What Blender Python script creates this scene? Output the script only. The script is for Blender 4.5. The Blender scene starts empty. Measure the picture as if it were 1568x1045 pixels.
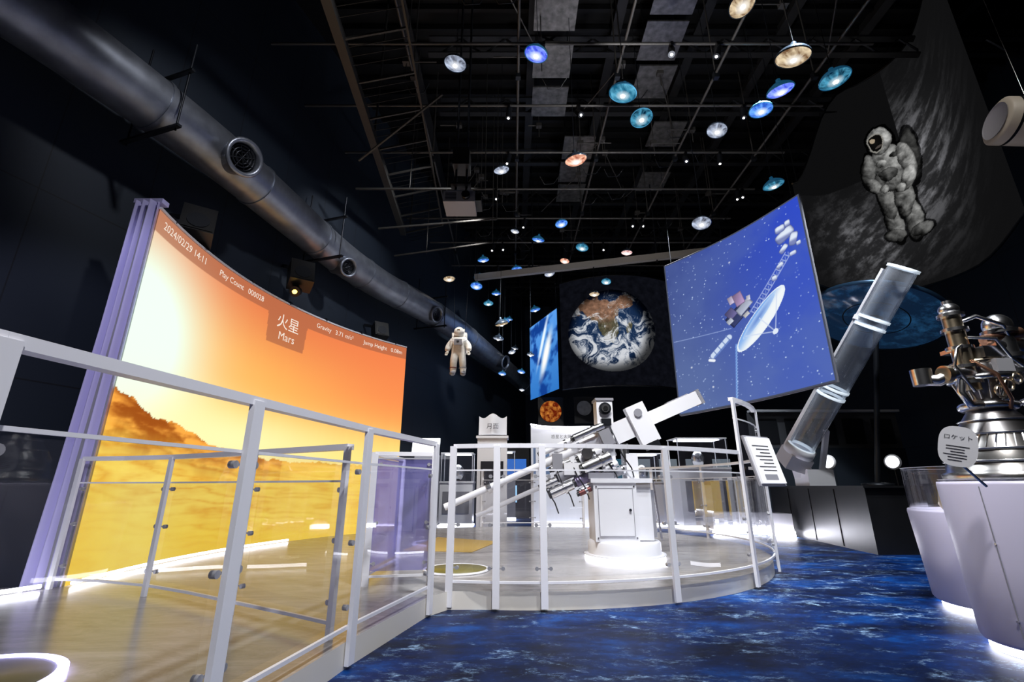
import bpy, math, random
from mathutils import Vector, Matrix, noise
from collections import defaultdict
random.seed(7)
sc = bpy.context.scene
try:
    sc.view_settings.view_transform = 'Standard'
except Exception: pass

# ------------------------------------------------------------------ materials
def new_mat(name):
    m = bpy.data.materials.new(name); m.use_nodes = True
    nt = m.node_tree; nt.nodes.clear()
    out = nt.nodes.new('ShaderNodeOutputMaterial')
    return m, nt, out
def lin(c): return tuple(x**2.2 for x in c[:3])
def pbr(name, col, rough=.5, metal=0., emis=None, es=0., nscale=0, namt=.15, bump=0):
    m, nt, out = new_mat(name)
    p = nt.nodes.new('ShaderNodeBsdfPrincipled')
    c = lin(col)
    p.inputs['Base Color'].default_value = (*c, 1)
    p.inputs['Roughness'].default_value = rough
    p.inputs['Metallic'].default_value = metal
    if emis:
        p.inputs['Emission Color'].default_value = (*lin(emis), 1)
        p.inputs['Emission Strength'].default_value = es
    if nscale:
        tc = nt.nodes.new('ShaderNodeTexCoord')
        n = nt.nodes.new('ShaderNodeTexNoise'); n.inputs['Scale'].default_value = nscale
        n.inputs['Detail'].default_value = 5
        nt.links.new(tc.outputs['Object'], n.inputs['Vector'])
        r = nt.nodes.new('ShaderNodeValToRGB')
        r.color_ramp.elements[0].position = .3; r.color_ramp.elements[1].position = .7
        r.color_ramp.elements[0].color = (*[x*(1-namt) for x in c], 1)
        r.color_ramp.elements[1].color = (*[min(1, x*(1+namt)) for x in c], 1)
        nt.links.new(n.outputs['Fac'], r.inputs['Fac'])
        nt.links.new(r.outputs['Color'], p.inputs['Base Color'])
        if bump:
            b = nt.nodes.new('ShaderNodeBump'); b.inputs['Strength'].default_value = bump
            nt.links.new(n.outputs['Fac'], b.inputs['Height']); nt.links.new(b.outputs['Normal'], p.inputs['Normal'])
    nt.links.new(p.outputs[0], out.inputs[0])
    return m
def emit(name, col, s):
    m, nt, out = new_mat(name)
    e = nt.nodes.new('ShaderNodeEmission')
    e.inputs[0].default_value = (*lin(col), 1); e.inputs[1].default_value = s
    nt.links.new(e.outputs[0], out.inputs[0]); return m
def glass(name, tint=(.93,.95,.98), refl=.12, rough=.02, haze=0., hcol=(.8,.8,.9), rim=0.):
    m, nt, out = new_mat(name)
    t = nt.nodes.new('ShaderNodeBsdfTransparent'); t.inputs[0].default_value = (*tint, 1)
    g = nt.nodes.new('ShaderNodeBsdfGlossy'); g.inputs['Roughness'].default_value = rough
    lw = nt.nodes.new('ShaderNodeLayerWeight'); lw.inputs[0].default_value = refl+.1
    mu = nt.nodes.new('ShaderNodeMath'); mu.operation = 'MULTIPLY_ADD'
    mu.inputs[1].default_value = .6; mu.inputs[2].default_value = refl*.3
    mx = nt.nodes.new('ShaderNodeMixShader')
    src = t.outputs[0]
    if haze:
        d = nt.nodes.new('ShaderNodeBsdfDiffuse'); d.inputs[0].default_value=(*lin(hcol),1)
        m2 = nt.nodes.new('ShaderNodeMixShader'); m2.inputs[0].default_value=haze
        if rim:
            l2=nt.nodes.new('ShaderNodeLayerWeight'); l2.inputs[0].default_value=.25
            ma=nt.nodes.new('ShaderNodeMath'); ma.operation='MULTIPLY_ADD'; ma.inputs[1].default_value=rim; ma.inputs[2].default_value=haze
            nt.links.new(l2.outputs['Facing'],ma.inputs[0]); nt.links.new(ma.outputs[0],m2.inputs[0])
        nt.links.new(t.outputs[0], m2.inputs[1]); nt.links.new(d.outputs[0], m2.inputs[2]); src=m2.outputs[0]
    nt.links.new(lw.outputs['Fresnel'], mu.inputs[0]); nt.links.new(mu.outputs[0], mx.inputs[0])
    nt.links.new(src, mx.inputs[1]); nt.links.new(g.outputs[0], mx.inputs[2])
    nt.links.new(mx.outputs[0], out.inputs[0]); return m
def vcol(name, emission=None, rough=.5):
    m, nt, out = new_mat(name)
    a = nt.nodes.new('ShaderNodeAttribute'); a.attribute_name = 'Col'
    e = nt.nodes.new('ShaderNodeEmission'); e.inputs[1].default_value = emission
    nt.links.new(a.outputs['Color'], e.inputs[0]); nt.links.new(e.outputs[0], out.inputs[0])
    return m

WHITE = pbr('white_paint', (.92,.92,.94), .35)
CREAM = pbr('cream_side', (.90,.88,.84), .45)
RAIL = pbr('rail_paint', (.95,.95,.97), .35)
STEEL = pbr('brushed_steel', (.88,.88,.89), .24, 1.0, nscale=30, namt=.10)
CLIP = pbr('satin_clip', (.7,.7,.72), .3, .4)
DUCT = pbr('galvanised_duct', (.56,.58,.62), .4, .8, nscale=6, namt=.2)
DARKM = pbr('dark_metal', (.16,.17,.19), .4, .6)
PIPE = pbr('grid_pipe', (.34,.33,.32), .45, .5)
BLACK = pbr('black_plastic', (.05,.05,.06), .4)
PLINTH = pbr('black_plinth', (.14,.14,.145), .35, nscale=4)
BRASS = pbr('pale_brass', (.80,.74,.64), .28, 1.0)
COPPER = pbr('dull_copper', (.70,.52,.42), .3, 1.0)
RED = pbr('red_anodised', (.45,.24,.22), .35, .4)
PURP = pbr('purple_anodised', (.50,.46,.58), .35, .5)
LAV = pbr('lavender_curtain', (.76,.74,.93), .7)
GLASS = glass('clear_glass',(.95,.96,.98),.14,haze=.03)
GLASSP = glass('lavender_glass', (.62,.60,.95), .25, haze=.38, hcol=(.62,.60,.92))
ACRYL = glass('acrylic', (.97,.98,1.), .06, haze=.04,hcol=(.92,.95,1),rim=.5)
GRAY = pbr('mid_grey', (.55,.55,.58), .5)
LED = emit('led_white', (.95,.95,1.), 12)
LEDB = emit('led_bright', (.95,.95,1.), 28)
LEDP = emit('led_lavender', (.72,.70,1.), 8)
LEDW = emit('led_soft', (.95,.97,1.), 3.)
INK = pbr('ink', (.12,.12,.16), .6)

# ------------------------------------------------------------------ mesh builder
class B:
    def __init__(s): s.v=[]; s.f=[]; s.mi=[]; s.sm=[]; s.mats=[]
    def add(s, vs, fs, mat, smooth=False):
        if mat not in s.mats: s.mats.append(mat)
        k = s.mats.index(mat); o = len(s.v)
        s.v += [tuple(v) for v in vs]
        for f in fs:
            s.f.append(tuple(i+o for i in f)); s.mi.append(k); s.sm.append(smooth)
    def box(s, c, d, mat, R=None):
        c = Vector(c); hx,hy,hz = d[0]/2,d[1]/2,d[2]/2
        vs = [Vector((x,y,z)) for x in (-hx,hx) for y in (-hy,hy) for z in (-hz,hz)]
        if R is not None: vs = [R@v for v in vs]
        s.add([v+c for v in vs], [(0,1,3,2),(4,6,7,5),(0,4,5,1),(2,3,7,6),(0,2,6,4),(1,5,7,3)], mat)
    def bar(s, p0, p1, w, h, mat):
        p0=Vector(p0); p1=Vector(p1); d=p1-p0; L=d.length; d.normalize()
        up = Vector((0,0,1)) if abs(d.z)<.95 else Vector((0,1,0))
        x = d.cross(up).normalized(); z = x.cross(d)
        s.box((p0+p1)/2, (w,L,h), mat, Matrix((x,d,z)).transposed())
    def ring(s, c, x, y, r, n): return [c+x*(r*math.cos(2*math.pi*i/n))+y*(r*math.sin(2*math.pi*i/n)) for i in range(n)]
    def cyl(s, p0, p1, r0, mat, r1=None, n=16, caps=True):
        if r1 is None: r1=r0
        p0=Vector(p0); p1=Vector(p1); d=(p1-p0).normalized()
        a = Vector((0,0,1)) if abs(d.z)<.9 else Vector((1,0,0))
        x=d.cross(a).normalized(); y=d.cross(x)
        s.add(s.ring(p0,x,y,r0,n)+s.ring(p1,x,y,r1,n), [(i,(i+1)%n,n+(i+1)%n,n+i) for i in range(n)], mat, True)
        if caps:
            s.add(s.ring(p0,x,y,r0,n), [tuple(range(n))], mat); s.add(s.ring(p1,x,y,r1,n), [tuple(range(n))], mat)
    def tube(s, pts, r, mat, n=12, closed=False):
        pts=[Vector(p) for p in pts]; vs=[]; m=len(pts); px=None
        for i,p in enumerate(pts):
            if closed: d=pts[(i+1)%m]-pts[i-1]
            else: d=pts[min(i+1,m-1)]-pts[max(i-1,0)]
            d.normalize()
            if px is None:
                a = Vector((0,0,1)) if abs(d.z)<.9 else Vector((1,0,0)); x=d.cross(a).normalized()
            else: x=(px-d*px.dot(d)).normalized()
            px=x; y=d.cross(x); rr = r[i] if isinstance(r,(list,tuple)) else r
            vs+=s.ring(p,x,y,rr,n)
        fs=[]
        for j in range(m if closed else m-1):
            k=(j+1)%m
            for i in range(n): fs.append((j*n+i, j*n+(i+1)%n, k*n+(i+1)%n, k*n+i))
        s.add(vs,fs,mat,True)
        if not closed:
            s.add(vs[:n],[tuple(range(n))],mat); s.add(vs[-n:],[tuple(range(n))],mat)
    def lathe(s, prof, c, mat, n=32, R=None, smooth=True):
        c=Vector(c); vs=[]
        for r,z in prof:
            for i in range(n):
                v=Vector((r*math.cos(2*math.pi*i/n), r*math.sin(2*math.pi*i/n), z))
                if R is not None: v=R@v
                vs.append(c+v)
        fs=[(j*n+i, j*n+(i+1)%n,(j+1)*n+(i+1)%n,(j+1)*n+i) for j in range(len(prof)-1) for i in range(n)]
        s.add(vs,fs,mat,smooth)
    def sph(s, c, r, mat, n=20, R=None):
        if not isinstance(r,(tuple,list)): r=(r,r,r)
        m=n//2; c=Vector(c); vs=[]
        for j in range(m+1):
            th=math.pi*j/m
            for i in range(n):
                v=Vector((r[0]*math.sin(th)*math.cos(2*math.pi*i/n), r[1]*math.sin(th)*math.sin(2*math.pi*i/n), r[2]*math.cos(th)))
                if R is not None: v=R@v
                vs.append(c+v)
        s.add(vs,[(j*n+i, j*n+(i+1)%n,(j+1)*n+(i+1)%n,(j+1)*n+i) for j in range(m) for i in range(n)],mat,True)
    def prism(s, poly, z0, z1, mtop, mside=None):
        n=len(poly); a=[Vector((p[0],p[1],z0)) for p in poly]; b=[Vector((p[0],p[1],z1)) for p in poly]
        s.add(b,[tuple(range(n))],mtop); s.add(a,[tuple(range(n))[::-1]],mside or mtop)
        s.add(a+b,[(i,(i+1)%n,n+(i+1)%n,n+i) for i in range(n)],mside or mtop)
    def text(s, body, size, fn, mat, align='LEFT'):
        cu=bpy.data.curves.new('t','FONT'); cu.body=body; cu.size=size; cu.align_x=align; cu.resolution_u=3
        ob=bpy.data.objects.new('t',cu); sc.collection.objects.link(ob)
        dg=bpy.context.evaluated_depsgraph_get(); dg.update()
        me=bpy.data.meshes.new_from_object(ob.evaluated_get(dg))
        if len(me.vertices):
            s.add([fn(v.co.x,v.co.y) for v in me.vertices],[tuple(p.vertices) for p in me.polygons],mat)
        bpy.data.objects.remove(ob); bpy.data.meshes.remove(me); bpy.data.curves.remove(cu)
    def done(s, name, parent=None):
        xs=[v[0] for v in s.v]; ys=[v[1] for v in s.v]; zs=[v[2] for v in s.v]
        o=Vector(((min(xs)+max(xs))/2,(min(ys)+max(ys))/2,min(zs)))
        me=bpy.data.meshes.new(name); me.from_pydata([Vector(v)-o for v in s.v],[],s.f)
        for m in s.mats: me.materials.append(m)
        me.polygons.foreach_set('material_index',s.mi); me.polygons.foreach_set('use_smooth',s.sm)
        me.update()
        ob=bpy.data.objects.new(name,me); ob.location=o; sc.collection.objects.link(ob)
        if parent: ob.parent=parent
        return ob
def rot(ax,deg): return Matrix.Rotation(math.radians(deg),3,ax)
def empty(name,loc):
    e=bpy.data.objects.new(name,None); e.location=loc; e.empty_display_size=.2; sc.collection.objects.link(e); return e
def toZ(v): return Vector((0,0,1)).rotation_difference(Vector(v).normalized()).to_matrix()

def picture(name, fn, nx, ny, cf, mat, parent=None):
    vs=[];cols=[]
    for j in range(ny+1):
        for i in range(nx+1):
            s_,t_=i/nx,j/ny
            vs.append(fn(s_,t_)); c=cf(s_,t_)
            cols += [max(0,min(1,c[0]))**2.2,max(0,min(1,c[1]))**2.2,max(0,min(1,c[2]))**2.2,1]
    fs=[(j*(nx+1)+i,j*(nx+1)+i+1,(j+1)*(nx+1)+i+1,(j+1)*(nx+1)+i) for j in range(ny) for i in range(nx)]
    me=bpy.data.meshes.new(name); me.from_pydata([tuple(v) for v in vs],[],fs)
    at=me.color_attributes.new('Col','FLOAT_COLOR','POINT'); at.data.foreach_set('color',cols)
    me.materials.append(mat)
    me.polygons.foreach_set('use_smooth',[True]*len(fs)); me.update()
    ob=bpy.data.objects.new(name,me); sc.collection.objects.link(ob)
    if parent: ob.parent=parent
    return ob
def mix(a,b,t):
    t=max(0,min(1,t)); return tuple(a[i]*(1-t)+b[i]*t for i in range(3))
def sstep(a,b,x):
    t=max(0,min(1,(x-a)/(b-a))); return t*t*(3-2*t)
def fbm(x,y,z=0,o=5,H=1.0): return noise.fractal(Vector((x,y,z)),H,2.0,o)

# ------------------------------------------------------------------ room
CEIL=9.6
def wallx(y): return -6.0+.3*y
m,nt,out=new_mat('blue_ocean_carpet')
N=nt.nodes.new; Lk=nt.links.new
tc=N('ShaderNodeTexCoord'); mp=N('ShaderNodeMapping'); mp.inputs['Scale'].default_value=(.75,1.35,1); mp.inputs['Rotation'].default_value=(0,0,.25)
Lk(tc.outputs['Object'],mp.inputs[0])
nz=N('ShaderNodeTexNoise'); nz.inputs['Scale'].default_value=1.8; nz.inputs['Detail'].default_value=9; nz.inputs['Roughness'].default_value=.72
Lk(mp.outputs[0],nz.inputs['Vector'])
def veins(scale,width,mixf):
    mv=N('ShaderNodeMixRGB'); mv.inputs[0].default_value=mixf
    Lk(mp.outputs[0],mv.inputs[1]); Lk(nz.outputs['Color'],mv.inputs[2])
    vo=N('ShaderNodeTexVoronoi'); vo.feature='DISTANCE_TO_EDGE'; vo.inputs['Scale'].default_value=scale
    Lk(mv.outputs[0],vo.inputs['Vector'])
    rv=N('ShaderNodeValToRGB'); rv.color_ramp.elements[0].color=(1,1,1,1); rv.color_ramp.elements[1].color=(0,0,0,1); rv.color_ramp.elements[1].position=width
    Lk(vo.outputs['Distance'],rv.inputs[0]); return rv.outputs[0]
v1=veins(4,.045,.42); v2=veins(11,.07,.5)
n2=N('ShaderNodeTexNoise'); n2.inputs['Scale'].default_value=4; n2.inputs['Detail'].default_value=9; n2.inputs['Roughness'].default_value=.82
Lk(mp.outputs[0],n2.inputs['Vector'])
r2=N('ShaderNodeValToRGB'); r2.color_ramp.elements[0].position=.50; r2.color_ramp.elements[1].position=.66
Lk(n2.outputs['Fac'],r2.inputs[0])
mxx=N('ShaderNodeMath'); mxx.operation='MULTIPLY_ADD'; mxx.inputs[1].default_value=.5; Lk(v2,mxx.inputs[0]); Lk(v1,mxx.inputs[2])
mul=N('ShaderNodeMath'); mul.operation='MULTIPLY'; mul.use_clamp=True
Lk(mxx.outputs[0],mul.inputs[0]); Lk(r2.outputs[0],mul.inputs[1])
base=N('ShaderNodeValToRGB'); e=base.color_ramp.elements
e[0].position=.40; e[0].color=(.0003,.004,.024,1); e[1].position=.68; e[1].color=(.0015,.075,.34,1)
el=e.new(.54); el.color=(.0006,.020,.115,1)
Lk(nz.outputs['Fac'],base.inputs[0])
mc=N('ShaderNodeMixRGB'); mc.inputs[2].default_value=(.42,.66,.95,1)
Lk(mul.outputs[0],mc.inputs[0]); Lk(base.outputs[0],mc.inputs[1])
p=N('ShaderNodeBsdfPrincipled'); p.inputs['Roughness'].default_value=.45; p.inputs['Specular IOR Level'].default_value=.18
Lk(mc.outputs[0],p.inputs['Base Color']); Lk(p.outputs[0],out.inputs[0])
CARPET=m
b=B(); b.box((2,9,-.05),(20,27,.1),CARPET); b.done('floor')

m,nt,out=new_mat('navy_wall_panels')
tc=nt.nodes.new('ShaderNodeTexCoord'); sep=nt.nodes.new('ShaderNodeSeparateXYZ'); nt.links.new(tc.outputs['Object'],sep.inputs[0])
cmb=nt.nodes.new('ShaderNodeCombineXYZ'); ad=nt.nodes.new('ShaderNodeMath'); ad.operation='ADD'
nt.links.new(sep.outputs[0],ad.inputs[0]); nt.links.new(sep.outputs[1],ad.inputs[1]); nt.links.new(ad.outputs[0],cmb.inputs[0]); nt.links.new(sep.outputs[2],cmb.inputs[1])
br=nt.nodes.new('ShaderNodeTexBrick'); br.offset=0; br.inputs['Scale'].default_value=1; br.inputs['Brick Width'].default_value=1.25; br.inputs['Row Height'].default_value=1.9
br.inputs['Mortar Size'].default_value=.008
br.inputs['Color1'].default_value=(.009,.016,.028,1); br.inputs['Color2'].default_value=(.010,.018,.031,1); br.inputs['Mortar'].default_value=(.003,.005,.009,1)
nt.links.new(cmb.outputs[0],br.inputs['Vector'])
p=nt.nodes.new('ShaderNodeBsdfPrincipled'); p.inputs['Roughness'].default_value=.65
nt.links.new(br.outputs[0],p.inputs['Base Color']); nt.links.new(p.outputs[0],out.inputs[0])
NAVY=m
b=B(); b.prism([(wallx(-4.5),-4.5),(wallx(22.5),22.5),(wallx(22.5)-.3,22.5),(wallx(-4.5)-.3,-4.5)],0,CEIL,NAVY); b.done('wall_left')
b=B(); b.box((6,22.3,CEIL/2),(12,.3,CEIL),NAVY); b.done('wall_back')
b=B(); b.box((10.6,9,CEIL/2),(.3,27,CEIL),NAVY); b.done('wall_right')
b=B(); b.box((2,-4.4,CEIL/2),(18,.3,CEIL),NAVY); b.done('wall_front')
CEILM=pbr('ceiling_black', (.09,.09,.095), .5, .2, nscale=3)
b=B(); b.box((2,9,CEIL+.05),(20,27,.1),CEILM); b.done('ceiling')
b=B(); y=-3
while y<21:
    b.box((3.5,y,CEIL-.08),(14,.07,.12),CEILM); y+=.4
b.done('ceiling_deck_ribs')
BEAM=pbr('roof_beam', (.22,.22,.225), .4, .5)
b=B()
for x in (-2,.4,2.0,3.6,5.2,6.8,8.4):
    b.box((x,9+ (3 if x<0 else 0),CEIL-.32),(.18,(18 if x<0 else 25),.03),BEAM); b.box((x,9+ (3 if x<0 else 0),CEIL-.2),(.03,(18 if x<0 else 25),.25),BEAM)
for y in (3,5,7,8.5,10.2,12,14,16.5,19):
    b.box((4.4,y,CEIL-.75),(12,.12,.03),BEAM); b.box((4.4,y,CEIL-.35),(12,.12,.03),BEAM)
    for k in range(14):
        x0=-1.4+k*.85
        b.bar((x0,y,CEIL-.75),(x0+.42,y,CEIL-.35),.03,.03,BEAM); b.bar((x0+.42,y,CEIL-.35),(x0+.85,y,CEIL-.75),.03,.03,BEAM)
b.done('roof_trusses')
PANEL=pbr('foil_panel',(.50,.49,.48),.35,.75,nscale=9,namt=.4,bump=.4)
b=B()
for (x,y,z) in ((.74,5.9,8.6),(.76,6.9,8.6),(.78,7.9,8.6),(2.7,5.6,8.6),(2.7,6.5,8.6),(2.8,7.4,8.6),(3.5,8.85,8.6),(1.57,9.3,8.6),(1.57,10.2,8.6),(1.6,11.1,8.6),(3.7,10.6,8.6)):
    b.box((x,y,z),(.72,.78,.03),PANEL)
    for sx in (-.3,.3): b.cyl((x+sx,y,z),(x+sx,y,CEIL-.1),.01,DARKM,n=6)
b.done('acoustic_ceiling_panels')
b=B(); GZ=7.25
for y in (1.8,3.0,4.2,5.4,6.6,7.8,9.0,10.2,11.4,12.8):
    xl=max(-3.6,wallx(y)+.35); b.cyl((xl,y,GZ),(5.4 if y>5 else 7.8,y,GZ),.022,PIPE,n=8)
for x in (-1.6,.1,1.7,3.3,4.9):
    b.cyl((x,1.,GZ+.06),(x,13,GZ+.06),.022,PIPE,n=8)
    for y in (2,4,6,8,10,12):
        b.cyl((x,y,GZ),(x,y,CEIL-.1),.012,PIPE,n=6); b.box((x,y,GZ+.03),(.08,.08,.12),DARKM)
random.seed(21)
for k in range(34):
    x=random.uniform(-2,5); y=random.uniform(3,12.5); l=random.uniform(.4,1.6); dz=random.uniform(.3,1.6)
    b.cyl((x,y,GZ+dz),(x+random.choice([-l,l])*0.5,y+l*random.choice([0,1]),GZ+dz),.012,PIPE,n=6); b.cyl((x,y,GZ+dz-.3),(x,y,CEIL),.009,PIPE,n=6)
    b.box((x,y,GZ+dz),(.12,.1,.08),PIPE)
    b.tube([(x,y,GZ),(x+.1,y+.1,GZ-.12),(x+.3,y+.1,GZ-.1),(x+.4,y,GZ)],.008,BLACK,n=6)
b.done('lighting_pipe_grid')
CATW=pbr('catwalk_steel',(.24,.235,.225),.5,.3); MESH=pbr('catwalk_mesh',(.12,.12,.12),.5,.4)
b=B()
b.bar((-2.15,3.0,6.5),(-2.5,9.6,6.5),.12,.14,CATW)
b.bar((-1.35,4.0,6.7),(-1.6,9.6,6.7),.03,.03,CATW)
for i in range(9):
    y=4+i*.7; b.bar((-2.2-.03*i,y,6.5),(-1.36-.03*i,y,6.7),.025,.03,CATW)
    for k in range(4): b.bar((-2.2-.03*i,y+.14*k,6.52),(-1.36-.03*i,y+.14*k,6.71),.008,.008,MESH)
for y in (3.5,6.5,9.4): b.cyl((-2.3,y,6.5),(-2.3,y,CEIL),.02,CATW,n=8)
b.bar((-2.3,3.2,6.4),(.2,3.0,6.6),.04,.06,CATW); b.bar((-2.9,7.5,6.2),(-.5,7.5,6.2),.03,.03,CATW); b.bar((-2.7,8.4,5.9),(-.3,8.2,6.0),.03,.03,CATW); b.bar((-2.4,6.2,5.8),(-1.0,5.4,6.3),.025,.025,CATW)
b.bar((-2.5,9.0,5.6),(-.4,8.6,5.7),.025,.025,CATW)
for (x,y,z) in ((-.5,7.5,6.2),(-.3,8.2,6.0),(-.4,8.6,5.7),(-1.8,8.9,5.6),(-1.9,7.5,6.2)): b.cyl((x,y,z),(x,y,CEIL),.01,CATW,n=6)
b.done('catwalk_frame')
b=B(); b.bar((-1.0,11.6,6.3),(5.2,10.4,6.5),.12,.16,pbr('pale_beam',(.62,.60,.57),.5))
for k in range(5):
    t=k/4; b.cyl((-1+6.2*t,11.6-1.2*t,6.3),(-1+6.2*t,11.6-1.2*t,CEIL),.02,DARKM,n=6)
b.done('suspended_lighting_beam')

# duct
b=B()
path=[(-5.15,1.2),(-4.75,2.3),(-4.25,3.5),(-3.78,5.0),(-3.5,6.4),(-3.2,7.9),(-2.76,9.2),(-2.25,10.2),(-1.6,11.8),(-.9,14.2),(.05,17.6),(.7,20)]
def cr(p,n):
    o=[]
    for i in range(len(p)-1):
        p0=Vector(p[max(i-1,0)]);p1=Vector(p[i]);p2=Vector(p[i+1]);p3=Vector(p[min(i+2,len(p)-1)])
        for k in range(n):
            t=k/n
            o.append(.5*((2*p1)+(p2-p0)*t+(2*p0-5*p1+4*p2-p3)*t*t+(3*p1-p0-3*p2+p3)*t**3))
    o.append(Vector(p[-1])); return o
dp=[Vector((v.x,v.y,5.0)) for v in cr([Vector((x,y,0)) for x,y in path],4)]
b.tube(dp,.31,DUCT,n=28)
for i in range(2,len(dp)-1,4):
    d=(dp[i+1]-dp[i-1]).normalized(); b.cyl(dp[i]-d*.02,dp[i]+d*.02,.325,DUCT,n=28)
def outlet(c,dirv,r):
    d=Vector(dirv).normalized(); q=toZ(d)
    b.lathe([(r*1.0,-.4),(r*1.0,.0),(r*1.18,.02),(r*1.2,.06),(r*1.05,.08),(r*.9,.05),(r*.85,-.05)],c,DUCT,28,q)
    b.lathe([(r*.85,-.05),(0.001,-.06)],c,BLACK,28,q)
    for k in (.3,.5,.7): b.lathe([(r*k,-.03),(r*k+.02,.02),(r*k+.03,-.03)],c,DARKM,24,q)
    for k in range(4):
        a=k*math.pi/4; v=q@Vector((math.cos(a),math.sin(a),0)); b.cyl(Vector(c)-v*r*.8,Vector(c)+v*r*.8,.008,DARKM,n=6)
outlet((-3.38,4.95,4.86),(.9,-.45,-.3),.2); outlet((-2.99,7.75,4.72),(.85,-.55,-.35),.15); outlet((-1.82,10.5,4.84),(.9,-.5,-.3),.17); outlet((-.25,15,4.83),(.9,-.5,-.3),.2)
for (x,y) in ((-3.28,7.3),(-4.0,4.3),(-2.0,10.9)):
    for s in (-.40,.40): b.cyl((x+s*.9,y-s*.3,4.6),(x+s*.9,y-s*.3,6.0 if s<0 else 5.8),.012,DARKM,n=6)
    b.bar((x-.42,y+.12,4.64),(x+.42,y-.15,4.64),.05,.03,DARKM)
    b.bar((x-.42,y+.12,5.40),(x+.42,y-.15,5.40),.04,.03,DARKM)
b.done('ventilation_duct')

# ------------------------------------------------------------------ platform
PC=Vector((.15,7.25,0)); PR=3.15
def marsP(s,z,off=0.):
    a=math.radians(190.8-53.4*s); r=6.0-off
    return Vector((2.2+r*math.cos(a),5.43+r*math.sin(a),z))
front=[(-1.38,.2),(-1.2,1.05),(-1.05,1.9),(-.88,2.88),(-.63,3.91),(-.5,4.12)]
poly=list(front)
for i in range(1,51):
    a=math.radians(-101+i*4.1); poly.append((PC.x+PR*math.cos(a),PC.y+PR*math.sin(a)))
poly+= [(-1.6,9.9),(-2.2,9.7)]
for i in range(13):
    v=marsP(1-i/12,0,-.1); poly.append((v.x,v.y))
poly+=[(-4.15,4.25),(-4.3,3.6),(-4.3,.2)]
m,nt,out=new_mat('platform_vinyl')
N=nt.nodes.new; Lk=nt.links.new
tc=N('ShaderNodeTexCoord'); n=N('ShaderNodeTexNoise'); n.inputs['Scale'].default_value=3; n.inputs['Detail'].default_value=10; n.inputs['Roughness'].default_value=.8; n.inputs['Distortion'].default_value=1
mp=N('ShaderNodeMapping'); mp.inputs['Scale'].default_value=(.6,1.8,1); Lk(tc.outputs['Object'],mp.inputs[0]); Lk(mp.outputs[0],n.inputs['Vector'])
r=N('ShaderNodeValToRGB'); r.color_ramp.elements[0].position=.35; r.color_ramp.elements[0].color=(.22,.21,.20,1); r.color_ramp.elements[1].position=.66; r.color_ramp.elements[1].color=(.42,.40,.385,1)
Lk(n.outputs['Fac'],r.inputs[0]); p=N('ShaderNodeBsdfPrincipled'); p.inputs['Roughness'].default_value=.22; Lk(r.outputs[0],p.inputs['Base Color']); Lk(p.outputs[0],out.inputs[0])
FLOORM=m
b=B(); b.prism(poly,0,.13,FLOORM,CREAM)
b.done('raised_platform')
b=B()
b.lathe([(.36,.132),(.36,.15),(.0,.15)],(-2.3,2.2,0),pbr('olive_pad',(.35,.34,.2),.5),40)
b.lathe([(.36,.134),(.36,.155),(.40,.155),(.40,.134)],(-2.3,2.2,0),LEDP,40)
b.done('jump_pad')
b=B(); b.lathe([(.3,.132),(.3,.145),(0,.145)],(-.55,5.1,0),pbr('olive_pad2',(.45,.42,.2),.5),40); b.lathe([(.3,.133),(.3,.147),(.325,.147),(.325,.133)],(-.55,5.1,0),WHITE,40); b.done('jump_pad')
b=B(); YEL=pbr('yellow_floor_sticker',(.75,.62,.28),.4); b.prism([(-1.4,6.6),(-.5,6.4),(-.2,7.6),(-1.2,8.2)],.131,.137,YEL); b.done('yellow_floor_graphic')

# ------------------------------------------------------------------ fences
def fence(name, pts, posts, ztop=1.25, z0=.02, gl=GLASS, pw=.055, glz=.2):
    b=B(); P=[Vector((p[0],p[1],0)) for p in pts]
    Z=Vector((0,0,1))
    for i in range(len(P)-1):
        b.bar(P[i]+Z*ztop,P[i+1]+Z*ztop,.05,.035,RAIL)
        b.bar(P[i]+Z*.2,P[i+1]+Z*.2,.018,.018,RAIL)
        a,c=P[i],P[i+1]
        b.add([a+Z*.24,c+Z*.24,c+Z*(ztop-glz),a+Z*(ztop-glz)],[(0,1,2,3)],gl)
        b.bar(a+Z*(ztop-glz),c+Z*(ztop-glz),.012,.012,RAIL)
    for i in posts:
        d=(P[min(i+1,len(P)-1)]-P[max(i-1,0)]).normalized(); n=Vector((d.y,-d.x,0))
        R=Matrix((d,n,Z)).transposed()
        b.box(P[i]+Z*((z0+ztop)/2)+n*.02,(pw,.025,ztop-z0),RAIL,R)
        for sgn in (-1,1):
            if (i==0 and sgn<0) or (i==len(P)-1 and sgn>0): continue
            for z in (.3,.62,ztop-glz-.05):
                q=P[i]+d*sgn*.055+Z*z; b.cyl(q-n*.013,q+n*.013,.015,CLIP,n=12)
                b.bar(P[i]+Z*z,q,.01,.01,CLIP)
    return b.done(name)
fence('glass_railing',front[:5],[0,1,2,3,4],pw=.06)
def arc(a0,a1,n,r=PR+.03): return [(PC.x+r*math.cos(math.radians(a0+(a1-a0)*i/n)),PC.y+r*math.sin(math.radians(a0+(a1-a0)*i/n))) for i in range(n+1)]
fence('glass_railing',arc(-101.7,-47.6,16),[0,2,4,10,16])
fence('glass_railing',arc(-47.6,-28.4,4),[0,4],ztop=1.8)
fence('glass_railing',arc(-24,60,20),[0,5,10,15,20])
fence('glass_railing',arc(66,104,8),[0,4,8])
fence('glass_railing',[(-3.72,4.22),(-3.3,4.15),(-2.76,3.96),(-2.3,3.72),(-1.8,3.42),(-1.3,3.12),(-.98,2.92)],[0,2,4,6],ztop=1.15,z0=.13,pw=.04)
fence('lavender_glass_screen',[(-1.22,4.32),(-.70,4.42)],[0,1],ztop=1.2,z0=.13,gl=GLASSP,glz=.04)
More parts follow.
